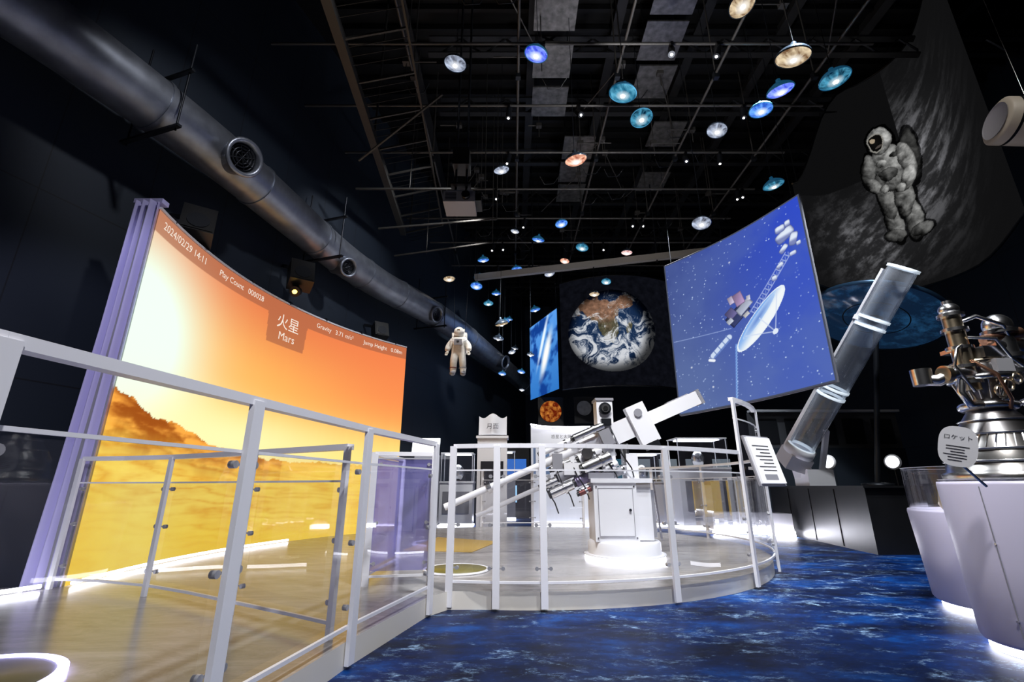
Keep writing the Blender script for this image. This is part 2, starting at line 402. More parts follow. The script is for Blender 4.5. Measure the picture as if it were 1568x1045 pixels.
fence('lavender_glass_screen',[(-1.24,4.36),(-1.2,5.3)],[0,1],ztop=1.2,z0=.13,gl=GLASSP,glz=.04)

# ------------------------------------------------------------------ Mars screen
def marscol(s,t):
    z=.13+t*3.57
    rp=[(0,1.82),(.06,1.75),(.125,1.62),(.2,1.58),(.277,1.46),(.367,1.36),(.5,1.3),(.85,1.28),(1,1.27)]
    for (a,za),(c,zc) in zip(rp,rp[1:]):
        if s<=c: ridge=za+(zc-za)*(s-a)/(c-a); break
    ridge+=.05*fbm(s*18,3.1,0,6,.7)
    if z>ridge:
        k=(z-ridge)/(3.7-ridge)
        c=mix((1.,.88,.50),(.98,.70,.36),sstep(0,.45,k)); c=mix(c,(.89,.48,.30),sstep(.4,1,k))
        c=mix(c,(.95,.50,.30),sstep(.35,1,s)*.7*sstep(.12,.6,k))
        g=math.exp(-((s-.02)/.2)**2-((z-2.35)/1.1)**2); c=mix(c,(.92,1.0,.93),min(1,g*1.45))
        g=math.exp(-((s-.35)/.35)**2-((z-1.5)/.45)**2); c=mix(c,(1,.97,.72),g*.85)
        if abs(s-.205)<.004 and abs(z-2.05)<.02: c=(1,1,.95)
    else:
        d=(ridge-z)
        ru=fbm(s*16,z*9,1.7,5,.9); rock=fbm(s*9+z*2,z*6-s*4,1.7)
        wave=z*24+s*14+4*fbm(s*4,z*5,4); dune=abs(math.sin(wave))**.6
        streak=math.sin(s*55+z*30+5*rock)*.5+.5
        hill=mix((.62,.32,.12),(.98,.66,.28),sstep(-.45,.5,rock+.4*ru+ .35*(streak-.5)))
        sand=mix((.90,.62,.18),(1,.86,.36),dune*.65+.25*ru+.2)
        f=sstep(.12,.65,d+ s*.5)
        c=mix(hill,sand,f)
        c=mix(c,(.98,.80,.20),sstep(.6,1.2,d)*.7)
        if s>.55: c=mix(c,(1,.84,.35),.4)
        c=mix(c,(1,.95,.6),.4*math.exp(-((s-.15)/.12)**2)*sstep(.2,1,d))
    zb=3.46
    if .42<s<.58:
        zb = 3.0+.46*(1-sstep(.42,.43,s)*(1-sstep(.57,.58,s)))
        e=min(s-.42,.58-s)*5.59
        if e<.08: zb+=.08-math.sqrt(max(0,.08**2-(.08-e)**2))
    if z>zb: c=mix(c,(.60,.36,.27),.6)
    return c
scr=empty('mars_projection_screen',(-3.3,6.9,.13))
def par(o,e):
    o.parent=e; o.matrix_parent_inverse=Matrix.Translation(-e.location)
par(picture('projection_image',lambda s,t: marsP(s,.13+t*3.57),400,260,marscol,vcol('mars_projection',1.1)),scr)
b=B(); Nn=30
vs=[]
for i in range(Nn+1):
    s=i/Nn; vs+=[marsP(s,.13,-.02),marsP(s,3.72,-.02),marsP(s,3.72,-.16),marsP(s,.13,-.16)]
fs=[]
for i in range(Nn):
    for k in range(4): fs.append((i*4+k,i*4+(k+1)%4,(i+1)*4+(k+1)%4,(i+1)*4+k))
fs+=[(0,1,2,3),tuple(Nn*4+k for k in (3,2,1,0))]
b.add(vs,fs,GRAY)
for i in range(Nn): b.bar(marsP(i/Nn,3.72,0),marsP((i+1)/Nn,3.72,0),.025,.025,WHITE)
for k in range(7):
    q=marsP(.05+k*.15,3.74,-.03); b.box(q,(.08,.08,.05),DARKM)
par(b.done('screen_shell'),scr)
b=B()
vs=[];M=40
for i in range(M+1):
    u=i/M
    for z in (.13,1.0,2.4,3.78):
        fl=(3.78-z)/3.65; x=-3.70-.24*u-.10*u*fl**2; y=4.27+.05*math.sin(u*math.pi*6)+.03*u
        vs.append(Vector((x,y,z)))
fs=[(i*4+k,(i+1)*4+k,(i+1)*4+k+1,i*4+k+1) for i in range(M) for k in range(3)]
b.add(vs,fs,LAV,True); b.box((-3.83,4.34,3.8),(.3,.1,.05),LAV)
par(b.done('side_curtain'),scr)
b=B(); b.tube([marsP(i/30*.6,.155,.05) for i in range(31)],.014,LED,n=8)
b.tube([(-3.75,4.15,.16),(-3.85,3.9,.16),(-3.8,3.6,.16),(-3.65,3.3,.16),(-3.55,2.9,.16)],.016,LED,n=8)
par(b.done('base_light_strip'),scr)
TXT=emit('white_text',(.98,.92,.86),1.0)
b=B()
def mt(s0,z0): return lambda x,y: marsP(s0+x/5.59,z0+y,.012)
b.text('2024/02/29 14:11',.125,mt(.02,3.54),TXT); b.text('Play Count   000028',.115,mt(.225,3.54),TXT)
b.text('火星',.25,mt(.5,3.30),TXT,'CENTER'); b.text('Mars',.18,mt(.5,3.10),TXT,'CENTER')
b.text('Gravity   3.71 m/s²',.115,mt(.61,3.54),TXT); b.text('Jump Height   0.08m',.115,mt(.81,3.54),TXT)
par(b.done('caption_text'),scr)

# ------------------------------------------------------------------ right blue screen with space probe
SA=Vector((3.36,9.45,0)); SB=Vector((4.87,6.9,0))
sn=Vector((-(SB-SA).y,(SB-SA).x,0)).normalized()
if sn.y>0: sn=-sn
def scrP(s,t,off=0):
    p=SA.lerp(SB,s); bow=.15*math.sin(math.pi*s)
    return Vector((p.x,p.y,2.28+.15*s+t*(3.30-.05*s)))-sn*bow+sn*off
def seg(px,py,a,c,w):
    ax,ay=a;cx,cy=c;dx,dy=cx-ax,cy-ay;L=dx*dx+dy*dy
    t=max(0,min(1,((px-ax)*dx+(py-ay)*dy)/L)); d=math.hypot(px-ax-t*dx,py-ay-t*dy)
    return max(0,min(1,(w-d)/.014+.5))
def ell(px,py,cx,cy,rx,ry,deg):
    a=math.radians(deg);dx,dy=px-cx,py-cy;u=dx*math.cos(a)+dy*math.sin(a);v=-dx*math.sin(a)+dy*math.cos(a)
    return math.sqrt((u/rx)**2+(v/ry)**2)
stars=[(random.random()*2.77,random.random()*3.3,random.random()**3) for _ in range(380)]
sg=defaultdict(list)
for q in stars: sg[(int(q[0]*4),int(q[1]*4))].append(q)
def probe(s,t):
    X=s*2.77; Y=t*3.3
    c=mix((.37,.44,.63),(.21,.31,.80),sstep(.05,.95,s*.75+t*.35))
    c=mix(c,(.24,.29,.52),.8*(1-s)*t); c=mix(c,(.37,.45,.68),.6*(1-t)*s)
    c=mix(c,(.42,.50,.70),.25*sstep(-.2,.5,fbm(X*.8,Y*.8,3)))
    for i in (-1,0,1):
        for j in (-1,0,1):
            for q in sg.get((int(X*4)+i,int(Y*4)+j),()):
                d=math.hypot(X-q[0],Y-q[1])
                if d<.012: c=mix(c,(.8,.88,1),.2+.75*q[2])
    wh=(.90,.94,1)
    c=mix(c,(.7,.78,.95),.75*seg(X,Y,(0.05,1.52),(1.2,1.44),.006))
    for k in range(18):
        y0=.12+.055*k; c=mix(c,(.72,.86,1),.8*seg(X,Y,(1.12+.007*k,y0),(1.15+.007*k,y0+.04),.007))
    c=mix(c,(.50,.68,.95),.6*seg(X,Y,(1.25,1.1),(1.12,.1),.016))
    for k in range(13):
        a=(1.62+.062*k,1.62+.062*k); c2=(1.68+.062*k,1.56+.062*k); c3=(1.68+.062*k,1.64+.062*k)
        c=mix(c,(.72,.78,.92),.9*seg(X,Y,a,c2,.008)); c=mix(c,(.62,.7,.9),.8*seg(X,Y,c2,c3,.006))
    c=mix(c,(.66,.72,.92),seg(X,Y,(1.6,1.62),(2.38,2.40),.008)); c=mix(c,(.66,.72,.92),seg(X,Y,(1.68,1.55),(2.44,2.31),.008))
    for (x,y,rx,ry,dg) in ((2.42,2.72,.17,.10,20),(2.36,2.87,.09,.07,0),(2.50,2.90,.05,.06,0),(2.55,2.57,.07,.12,-20),(2.36,2.48,.09,.05,40),(2.5,2.32,.06,.04,0),(2.25,2.22,.07,.04,30),(2.12,2.04,.05,.05,0),(2.62,2.45,.04,.04,0)):
        aa=math.radians(dg); uu=abs((X-x)*math.cos(aa)+(Y-y)*math.sin(aa))/rx; vv=abs(-(X-x)*math.sin(aa)+(Y-y)*math.cos(aa))/ry
        e=(uu**4+vv**4)**.25
        if e<1: c=mix(mix(wh,(.50,.54,.74),sstep(.02,-.05,Y-y)),(.3,.34,.55),e**8)
    for (x,y,rx,ry,dg,cc) in ((1.36,1.66,.22,.13,35,(.27,.30,.48)),(1.5,1.76,.16,.08,35,(.80,.83,.92)),(1.24,1.72,.09,.10,35,(.46,.44,.64)),(1.42,1.95,.09,.13,15,(.74,.62,.80)),(1.27,1.98,.05,.08,15,(.85,.80,.92)),(1.6,1.9,.04,.05,0,(.9,.9,.97)),(1.2,1.58,.06,.05,30,(.85,.88,.95)),(1.52,1.60,.06,.04,30,(.88,.88,.9))):
        e=max(abs((X-x)*math.cos(math.radians(dg))+(Y-y)*math.sin(math.radians(dg)))/rx,abs(-(X-x)*math.sin(math.radians(dg))+(Y-y)*math.cos(math.radians(dg)))/ry)
        if e<1:
            k=.85+.25*((X-x)/rx*.5-(Y-y)/ry*.3); c=mix(tuple(min(1,q*k) for q in cc),tuple(q*.6 for q in cc),sstep(.8,1,e))
    e=ell(X,Y,1.76,1.40,.66,.185,42)
    if e<1:
        u_=((X-1.76)*.743+(Y-1.40)*.669)/.66; n_=(-(X-1.76)*.669+(Y-1.40)*.743)/.185
        c=mix((.97,.99,1),(.52,.70,.95),sstep(-.4,.8,n_-.25*u_))
        if e>.94: c=(.93,.97,1)
    e=ell(X,Y,1.73,1.46,.46,.07,42)
    if e<1: c=mix((.42,.56,.84),(.70,.82,.98),e)
    for (a,d2) in (((1.45,1.2),(1.98,1.10)),((2.12,1.80),(1.98,1.10)),((1.74,1.44),(1.98,1.10))): c=mix(c,(.82,.87,.97),.9*seg(X,Y,a,d2,.008))
    if ell(X,Y,1.98,1.10,.055,.045,42)<1: c=wh
    c=mix(c,(.82,.88,.97),seg(X,Y,(.80,1.02),(1.14,1.28),.055)); c=mix(c,(.42,.52,.78),seg(X,Y,(.82,.98),(1.15,1.23),.016))
    for k in range(4): c=mix(c,(.35,.45,.7),seg(X,Y,(.82+.09*k,1.10+.072*k),(.88+.09*k,1.0+.072*k),.007))
    c=mix(c,(.95,.97,1),seg(X,Y,(.72,.95),(.80,.92),.028))
    for (x,y) in ((.72,.42),(1.35,2.75),(.35,.9)):
        d=math.hypot(X-x,Y-y)
        if d<.028: c=mix((1,1,1),c,d/.028)
    if s<.008 or s>.992 or t<.007 or t>.993: c=(.30,.32,.38)
    return c
sc2=empty('space_probe_projection_screen',(4.1,8.2,2.4))
par(picture('screen_image',lambda s,t: scrP(s,t),380,440,probe,vcol('probe_projection',.95)),sc2)
b=B(); n=14; vs=[]
for i in range(n+1):
    s=i/n; vs+=[scrP(s,-.004,-.02),scrP(s,1.004,-.02),scrP(s,1.004,-.06),scrP(s,-.004,-.06)]
fs=[]
for i in range(n):
    for k in range(4): fs.append((i*4+k,i*4+(k+1)%4,(i+1)*4+(k+1)%4,(i+1)*4+k))
fs+=[(0,1,2,3),tuple(n*4+k for k in range(4))]
b.add(vs,fs,GRAY)
for s in (.05,.95): b.cyl(scrP(s,1,-.04),scrP(s,1,-.04)+Vector((0,0,3.6)),.006,DARKM,n=6)
par(b.done('screen_backing'),sc2)
GA=Vector((.58,14.6,0)); GB=Vector((1.3,12.8,0))
def galcol(s,t):
    c=mix((.2,.45,.75),(.35,.6,.9),t); f=fbm(s*3,t*5,9)
    c=mix(c,(.1,.25,.55),sstep(-.1,.5,f))
    d=ell(s,t*1.2,.6,.6,.35,.1,60); c=mix((.98,.97,.95),c,sstep(.3,1.6,d)); d=ell(s,t*1.2,.5,.85,.4,.05,60); c=mix((.9,.95,1),c,sstep(.3,1.6,d))
    return c
g=empty('galaxy_projection_screen',(1,13.7,3.5))
par(picture('screen_image',lambda s,t: Vector((*(GA.lerp(GB,s)).xy,3.5+t*2.38)),60,80,galcol,vcol('galaxy_projection',1.1)),g)
b=B()
for s in (.05,.95):
    q=GA.lerp(GB,s)+Vector((.03,.03,5.85)); b.cyl(q,q+Vector((0,0,CEIL-5.85)),.01,DARKM,n=6)
b.bar(GA+Vector((.03,.03,5.9)),GB+Vector((.03,.03,5.9)),.04,.04,DARKM)
par(b.done('screen_hanger'),g)

# Earth banner
def earthP(s,t):
    x=1.45+s*3.2; return Vector((x,12.7+.9*(2*s-1)**2*.6-.2*s,3.55+t*3.3))
def earth(s,t):
    X=s*3.2-1.42; Y=t*3.3-1.62; r=math.hypot(X,Y)/1.22
    if r>1:
        g=.085+.02*fbm(X*6,Y*6)
        return (g,g*1.05,g*1.3)
    x,y=X/1.22,Y/1.22; zz=math.sqrt(1-r*r)
    wob=.30*fbm(x*3.5,y*3.5,2,6,.7)
    l=max(1-ell(x,y,-.30,.52,.48,.32,-15), 1-ell(x,y,-.10,.10,.24,.42,14), 1-ell(x,y,.30,.68,.26,.18,30), 1-ell(x,y,.36,.02,.06,.15,-20))+wob
    c=mix((.07,.11,.20),(.15,.24,.38),zz*.9)
    if l>0:
        lc=mix((.56,.42,.34),(.34,.33,.26),sstep(.45,.0,y+.3*fbm(x*4,y*4,8)))
        c=mix(c,tuple(q*(1+.3*fbm(x*12,y*12,5)) for q in lc),sstep(0,.08,l))
    wx=x+.40*noise.noise(Vector((x*2.6,y*2.6,4)))+.15*noise.noise(Vector((x*6,y*6,2))); wy=y+.40*noise.noise(Vector((x*2.6,y*2.6,9)))+.15*noise.noise(Vector((x*6,y*6,7)))
    cl=noise.fractal(Vector((wx*3.6,wy*5.0,1.3)),.42,2.1,8)
    amt=cl*.85+ .50*sstep(.15,-.5,y)+.18*sstep(.3,.9,abs(x))-.08*sstep(.1,.6,y)
    c=mix(c,(.93,.94,.96),sstep(.0,.75,amt)*.95)
    c=mix(c,(.93,.95,.98),sstep(-.80,-.93,y+.05*cl))
    return tuple(k*(.25+.75*sstep(1.02,.68,r+.1*x)) for k in c)
eb=empty('earth_photo_banner',(3,12.8,3.55))
par(picture('banner_print',earthP,300,300,earth,vcol('earth_print_glow',.82)),eb)  # print is emissive, standing in for light on the banner
b=B()
for s in (.02,.5,.98): b.cyl(earthP(s,1),earthP(s,1)+Vector((0,0,CEIL-6.9)),.01,DARKM,n=6)
b.tube([earthP(i/12,1.0) for i in range(13)],.02,BLACK,n=8); b.tube([earthP(i/12,0) for i in range(13)],.02,BLACK,n=8)
par(b.done('banner_rails'),eb)

# lunar astronaut banner
mp_=cr([Vector((5.5,7.9,0)),Vector((6.6,8.45,0)),Vector((7.6,8.25,0)),Vector((7.9,7.2,0)),Vector((7.0,5.6,0))],8)
def moonP(s,t):
    f=s*(len(mp_)-1); i=min(int(f),len(mp_)-2); p=mp_[i].lerp(mp_[i+1],f-i)
    top=6.6+2.8*sstep(0,.45,s)
    return Vector((p.x,p.y,4.5+t*(top-4.5)))
FX,FZ=2.68,5.55
PARTS=[
 (.50,1.45,.17,.50,-4,.36),(-.10,.32,.15,.36,4,.66),(.26,.28,.16,.36,-8,.72),(-.14,.10,.20,.11,0,.55),(.34,.06,.21,.11,0,.6),
 (-.12,.78,.17,.36,2,.68),(.20,.76,.19,.38,-6,.76),(.04,1.42,.33,.50,0,.82),(-.34,1.46,.14,.34,-14,.64),(.42,1.42,.14,.36,12,.90),
 (-.30,1.14,.12,.20,40,.72),(.36,1.06,.13,.24,-30,.92),(-.12,1.03,.10,.09,0,.86),(.18,.94,.11,.09,0,.92),(.03,1.28,.19,.13,0,.50),(-.06,1.54,.12,.07,0,.92),
 (.22,1.62,.07,.05,0,.4),(-.12,1.31,.05,.05,0,.3),(.02,2.0,.25,.28,0,.92)]
def moon(s,t):
    X=s*5.1; top=6.6+2.8*sstep(0,.45,s); Z=4.5+t*(top-4.5)
    u=X*.83+Z*.55; v=-X*.55+Z*.83
    n=fbm(u*1.6,v*5,2,6,.75); n2=fbm(X*22,Z*22,5,3,.6)
    reg=math.exp(-((X-3.3)/.8)**2-((Z-7.0)/1.3)**2)+.8*math.exp(-((X-1.9)/1.1)**2-((Z-5.6)/.9)**2)
    g=.11+reg*(.10+.42*sstep(-.35,.75,n+.18*n2))
    if X<3.1 and Z>7.0+.35*(X-2): g=.10
    dx,dz=(X-FX)/1.06,(Z-FZ)/1.14
    dx+=.03*fbm(dx*5,dz*5,7); dz+=.03*fbm(dx*5,dz*5,17)
    if abs(dx)<1 and -.3<dz<2.6:
        em=min(ell(dx,dz,a[0],a[1],a[2]*1.12,a[3]*1.08,a[4]) for a in PARTS)
        if em<1.1: g*=.35
    c=[g,g,g*1.03]
    for (x,z,rx,rz,dg,bs) in PARTS:
        e=ell(dx,dz,x,z,rx,rz,dg)
        if e<1:
            lt=.5+.5*((dx-x)/rx*.75+(dz-z)/rz*.45)
            cr_=fbm(dx*8,dz*10,x*5,5,.8)
            sh=bs*(.22+.80*lt+.28*cr_)*(1-.45*e**6); sh=max(.06,sh); c=[sh,sh,sh*.985]
    e=ell(dx,dz,-.05,1.99,.17,.20,0)
    if e<1:
        k=.07+.05*(1-e); c=[k,k*.95,k*.9]
        if e>.86: c=[.62,.61,.58]
        if ell(dx,dz,-.10,2.05,.05,.05,20)<1: c=[.75,.68,.58]
        if ell(dx,dz,.0,1.9,.08,.025,5)<1: c=[.35,.32,.30]
    return c
mb=empty('lunar_astronaut_banner',(7,7.5,4.5))
par(picture('banner_print',moonP,420,420,moon,vcol('moon_print_glow',.68)),mb)  # emissive print imitates a lit banner, no lamp behind it
b=B(); b.tube([moonP(i/20,1.0) for i in range(21)],.02,BLACK,n=8); b.tube([moonP(i/20,0) for i in range(21)],.02,BLACK,n=8)
for s in (.05,.3,.6,.95): b.cyl(moonP(s,1),(*moonP(s,1).xy,CEIL),.008,DARKM,n=6)
par(b.done('banner_rails'),mb)

# ------------------------------------------------------------------ telescope
T=(1.32,6.0)
b=B()
b.lathe([(.46,.135),(.46,.160)],(*T,0),LED,40); b.lathe([(.42,.13),(.42,.30),(.40,.32),(0,.32)],(*T,0),WHITE,40); b.lathe([(.47,.163),(.47,.178),(.42,.178)],(*T,0),WHITE,40)
b.box((1.20,5.98,.64),(.50,.46,.64),WHITE); b.box((1.54,6.0,.62),(.17,.42,.58),WHITE); b.box((1.65,6.0,.62),(.04,.36,.52),GRAY)
b.box((1.20,5.745,.64),(.40,.012,.52),WHITE); b.cyl((1.36,5.735,.66),(1.36,5.72,.66),.015,DARKM)
for x in (1.0,1.4):
    b.box((x,5.744,.64),(.006,.016,.52),GRAY)
for z in (.38,.90): b.box((1.20,5.744,z),(.40,.016,.006),GRAY)
for x in (.98,1.42):
    for z in (.36,.92): b.cyl((x,5.75,z),(x,5.74,z),.01,STEEL,n=8)
b.box((1.28,5.98,.985),(.72,.5,.05),WHITE); b.box((1.05,5.9,1.04),(.3,.3,.07),GRAY)
b.box((1.16,6.0,1.48),(.20,.24,.95),WHITE); b.box((1.16,6.0,1.97),(.23,.27,.03),GRAY)
for z in (1.85,1.52):
    b.cyl((1.16,5.89,z),(1.16,5.84,z),.075,DARKM,n=24); b.cyl((1.16,5.85,z),(1.16,5.82,z),.05,STEEL,n=24); b.cyl((1.16,5.83,z),(1.16,5.81,z),.028,BLACK,n=16)
b.box((1.16,5.85,1.68),(.12,.08,.08),DARKM)
def L(u,w=0,y=6.0): return Vector((1.32+u*.92-w*.39,y,1.56+u*.39+w*.92))
d=Vector((.92,0,.39)); Rt=Matrix((d,Vector((0,1,0)),Vector((-.39,0,.92)))).transposed()
b.box(L(.62),(1.05,.18,.17),WHITE,Rt); b.box(L(1.16),(.04,.20,.19),GRAY,Rt); b.box(L(1.17),(.03,.14,.13),BLACK,Rt)
b.box(L(.9,.092),(.3,.10,.012),GRAY,Rt)
b.box(L(.08),(.3,.28,.26),WHITE,Rt); b.box(L(-.18,.0,5.9),(.14,.2,.2),GRAY,Rt)
b.box(L(.30,-.02,5.86),(.24,.12,.50),WHITE,Rt); b.box(L(.30,-.3,5.86),(.16,.14,.08),DARKM,Rt); b.cyl(L(.3,.12,5.8),L(.3,.12,5.78),.05,GRAY,n=20)
b.cyl(L(-.25,.02,5.95),L(-1.0,.02,5.95),.055,WHITE,n=24); b.cyl(L(-1.0,.02,5.95),L(-2.3,.02,5.95),.04,WHITE,n=24); b.cyl(L(-.1,-.22,6.1),L(-2.0,-.22,6.1),.028,WHITE,n=20)
for u in (-.5,-1.0,-1.7): b.cyl(L(u,.02,5.95),L(u-.05,.02,5.95),.065,STEEL,n=24)
cl=[(-.25,-.22,.075,.36,STEEL),(-.45,-.33,.06,.3,PURP),(-.62,-.2,.065,.3,GRAY),(-.8,-.33,.06,.28,STEEL),(-.35,-.45,.045,.4,WHITE),(-.05,-.42,.05,.3,GRAY),(-.62,-.46,.03,.15,RED),(-.15,.15,.045,.4,STEEL),(-.5,.14,.035,.5,WHITE),(-.95,-.22,.05,.2,STEEL),(-.3,-.1,.05,.3,WHITE),(-.7,-.08,.04,.25,STEEL),(-.2,-.32,.035,.2,WHITE)]
for k,(u,w,r,l,mt_) in enumerate(cl):
    y=5.8+.05*(k%3)
    b.cyl(L(u,w,y),L(u-l,w,y),r,mt_,n=20); b.cyl(L(u-l*.3,w,y),L(u-l*.3-.03,w,y),r*1.25,STEEL,n=20); b.cyl(L(u-l,w,y),L(u-l-.03,w,y),r*.8,BLACK,n=20)
for k in range(6):
    p0=L(-.1-.2*k,-.1,5.82); b.tube([p0,p0+Vector((.05,-.06,-.15)),p0+Vector((.15,-.05,-.3)),p0+Vector((.2,.05,-.42))],.008,BLACK,n=6)
b.box((1.0,5.86,1.2),(.34,.12,.1),GRAY); b.box((.72,5.86,1.12),(.2,.14,.14),WHITE); b.box((.55,5.9,1.2),(.12,.1,.2),GRAY); b.cyl((.9,5.8,1.3),(.9,5.76,1.3),.07,STEEL,n=24); b.cyl((1.38,5.9,1.2),(1.38,5.9,1.42),.05,STEEL)
b.box((1.45,5.95,1.15),(.14,.2,.3),WHITE)
b.bar((1.75,6.1,1.0),(1.8,6.1,.3),.02,.02,STEEL)
b.done('solar_telescope')

# ------------------------------------------------------------------ info sign on railing
PAPER=pbr('sign_paper_glow',(.88,.88,.90),.5,emis=(1,1,1),es=.2)  # faint emission stands in for light on the sign; no backlight
b=B(); c=Vector((2.52,4.82,1.17)); Rz=rot('Z',30)@rot('X',-14)
b.box(c,(.38,.025,.46),PAPER,Rz); b.box(c+Rz@Vector((0,.02,0)),(.42,.02,.50),GRAY,Rz)
for k in range(8):
    b.box(c+Rz@Vector((-.02+.02*(k%3),-.0145,.14-.035*k)),(.26-.05*(k%3),.002,.008),INK,Rz)
b.box(c+Rz@Vector((-.02,-.0145,-.17)),(.2,.002,.05),GRAY,Rz)
b.bar(c+Rz@Vector((0,.03,-.08)),(2.46,5.04,1.1),.03,.03,STEEL)
b.done('railing_info_sign')

# ------------------------------------------------------------------ dark plinth, acrylic tube, disc
b=B(); b.prism([(5.14,7.19),(7.2,7.3),(8.2,9.0),(8.0,10.9),(5.6,10.7)],0,.90,PLINTH)
b.prism([(5.10,7.15),(7.24,7.26),(8.24,9.0),(8.04,10.94),(5.57,10.74)],.90,.93,PLINTH)
for k in range(1,4):
    t=k/4; b.box((5.14+.46*t-.004,7.19+3.5*t,.45),(.012,.012,.86),BLACK)
b.done('display_plinth')
b=B()
p0=Vector((5.40,9.0,1.60)); p1=Vector((6.42,7.0,4.35)); d=(p1-p0).normalized()
q=toZ(d); L_=(p1-p0).length; TR=.215
b.lathe([(TR,0),(TR,L_)],p0,ACRYL,48,q); b.lathe([(TR-.02,0),(TR-.02,L_)],p0,ACRYL,48,q)
EDGE=pbr('acrylic_edge_glow',(.92,.95,.97),.15,emis=(.88,.94,1),es=.5)  # rings emit a little to imitate bright glints on the tube edges
for z in (.03,L_*.32,L_*.36,L_*.70,L_*.74,L_-.02): b.lathe([(TR+.018,z-.022),(TR+.018,z+.022),(TR-.035,z+.022),(TR-.035,z-.022),(TR+.018,z-.022)],p0,EDGE,48,q)
side=d.cross(Vector((.62,.74,.27))).normalized()
b.bar(p0+side*(TR+.03)-d*.1,p0+side*(TR+.03)+d*L_*.97,.05,.04,WHITE)
b.bar(p0+side*(TR-.0)-d*.1,p0+side*(TR+.01)+d*L_*.5,.09,.05,WHITE)
for z in (.34,.72): b.bar(p0+d*L_*z+side*(TR-.02),p0+d*L_*z+side*(TR+.07),.1,.08,WHITE)
b.lathe([(.0,-.12),(TR+.04,-.12),(TR+.04,.04),(TR,.04)],p0,WHITE,32,q)
b.box(p0-d*.25,(.42,.42,.28),WHITE,q)
b.prism([(5.42,8.95),(6.0,9.1),(5.98,9.6),(5.48,9.5)],.93,1.22,WHITE)
b.bar((5.52,9.25,1.1),(5.4,9.15,1.5),.3,.12,WHITE); b.bar((5.85,9.25,1.1),(5.75,8.7,1.9),.08,.08,WHITE)
b.done('transparent_launch_tube')
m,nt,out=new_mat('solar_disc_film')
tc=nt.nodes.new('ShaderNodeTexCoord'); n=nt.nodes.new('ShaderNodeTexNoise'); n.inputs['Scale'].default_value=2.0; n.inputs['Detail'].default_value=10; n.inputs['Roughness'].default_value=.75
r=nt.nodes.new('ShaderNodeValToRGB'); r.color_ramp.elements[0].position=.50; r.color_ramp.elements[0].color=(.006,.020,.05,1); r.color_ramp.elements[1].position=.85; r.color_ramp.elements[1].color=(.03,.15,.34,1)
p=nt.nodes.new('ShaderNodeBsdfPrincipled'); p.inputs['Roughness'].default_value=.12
nt.links.new(tc.outputs['Object'],n.inputs['Vector']); nt.links.new(n.outputs['Fac'],r.inputs[0]); nt.links.new(r.outputs[0],p.inputs['Base Color']); nt.links.new(r.outputs[0],p.inputs['Emission Color']); p.inputs['Emission Strength'].default_value=.6  # film emits its own colour in place of light on the disc
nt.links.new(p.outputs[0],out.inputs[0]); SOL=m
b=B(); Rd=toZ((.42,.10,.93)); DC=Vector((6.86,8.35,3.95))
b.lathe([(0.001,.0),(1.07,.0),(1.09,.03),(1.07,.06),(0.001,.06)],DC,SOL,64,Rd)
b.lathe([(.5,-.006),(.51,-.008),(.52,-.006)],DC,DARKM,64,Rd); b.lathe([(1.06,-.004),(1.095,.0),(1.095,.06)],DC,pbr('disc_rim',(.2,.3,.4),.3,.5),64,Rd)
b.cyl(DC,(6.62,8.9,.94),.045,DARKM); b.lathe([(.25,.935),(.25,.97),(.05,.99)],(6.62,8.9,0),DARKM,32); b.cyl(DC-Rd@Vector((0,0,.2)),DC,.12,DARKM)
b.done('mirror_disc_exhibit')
b=B()
for (x,y,z) in ((6.6,10.1,1.3),(7.55,9.6,1.28)):
    b.cyl((x,y,.93),(x,y,z),.015,BLACK); q=toZ((-.85,-.5,.1))
    b.lathe([(.001,.0),(.14,.0),(.15,.03),(.12,.05)],(x,y,z+.1),WHITE,28,q); b.lathe([(.12,.045),(.001,.05)],(x,y,z+.1),LEDW,28,q)
b.done('round_display_lights')
b=B(); b.box((7.6,11.6,2.2),(3.6,.1,.9),pbr('wall_case',(.24,.25,.27),.4)); b.box((7.6,11.5,2.68),(3.6,.2,.05),pbr('shelf_lip',(.6,.62,.66),.4)); b.box((7.6,11.55,.9),(3.6,.1,1.8),NAVY)
for k in range(5): b.box((6.2+.7*k,11.54,2.2),(.5,.02,.6),DARKM)
b.done('wall_display_case')

# ------------------------------------------------------------------ foreground pods
POD=pbr('pod_shell',(.80,.78,.87),.4)
def pod(c,r,h,gz):
    b=B()
    b.lathe([(r*.84,0.002),(r*.84,.05)],(*c,0),LED,56); b.lathe([(r*.90,.05),(r*.93,.07),(r*.96,h*.5),(r,h-.02),(r*.99,h),(r*.9,h),(r*.88,h-.02),(0.001,h-.02)],(*c,0),POD,56)
    b.lathe([(r*.84,.05),(r*.9,.05)],(*c,0),LEDW,56)
    b.lathe([(r*.965,h-.01),(r*.965,gz)],(*c,0),GLASS,56); b.lathe([(r*.96,gz),(r*.975,gz+.004),(r*.95,gz+.004)],(*c,0),RAIL,56)
    for a in (200,245,290):
        a=math.radians(a); x,y=math.cos(a),math.sin(a)
        b.bar((c[0]+x*r*.935,c[1]+y*r*.935,.08),(c[0]+x*r*.998,c[1]+y*r*.998,h-.03),.004,.004,GRAY)
        for z in (.2,.6): b.cyl((c[0]+x*r*.93,c[1]+y*r*.93,z),(c[0]+x*r*.985,c[1]+y*r*.985,z),.006,STEEL,n=8)
    return b
b=pod((3.90,4.03),.56,.74,1.07)
for k in range(5):
    a=k*1.3; b.lathe([(.05,.74),(.07,.78),(.05,.9),(.02,.95),(.001,.96)],(3.8+.25*math.cos(a),3.95+.25*math.sin(a),0),STEEL if k%2 else BRASS,20)
b.done('round_display_case')
b=pod((3.15,3.08),.375,.95,.96)
b.done('engine_display_pod')

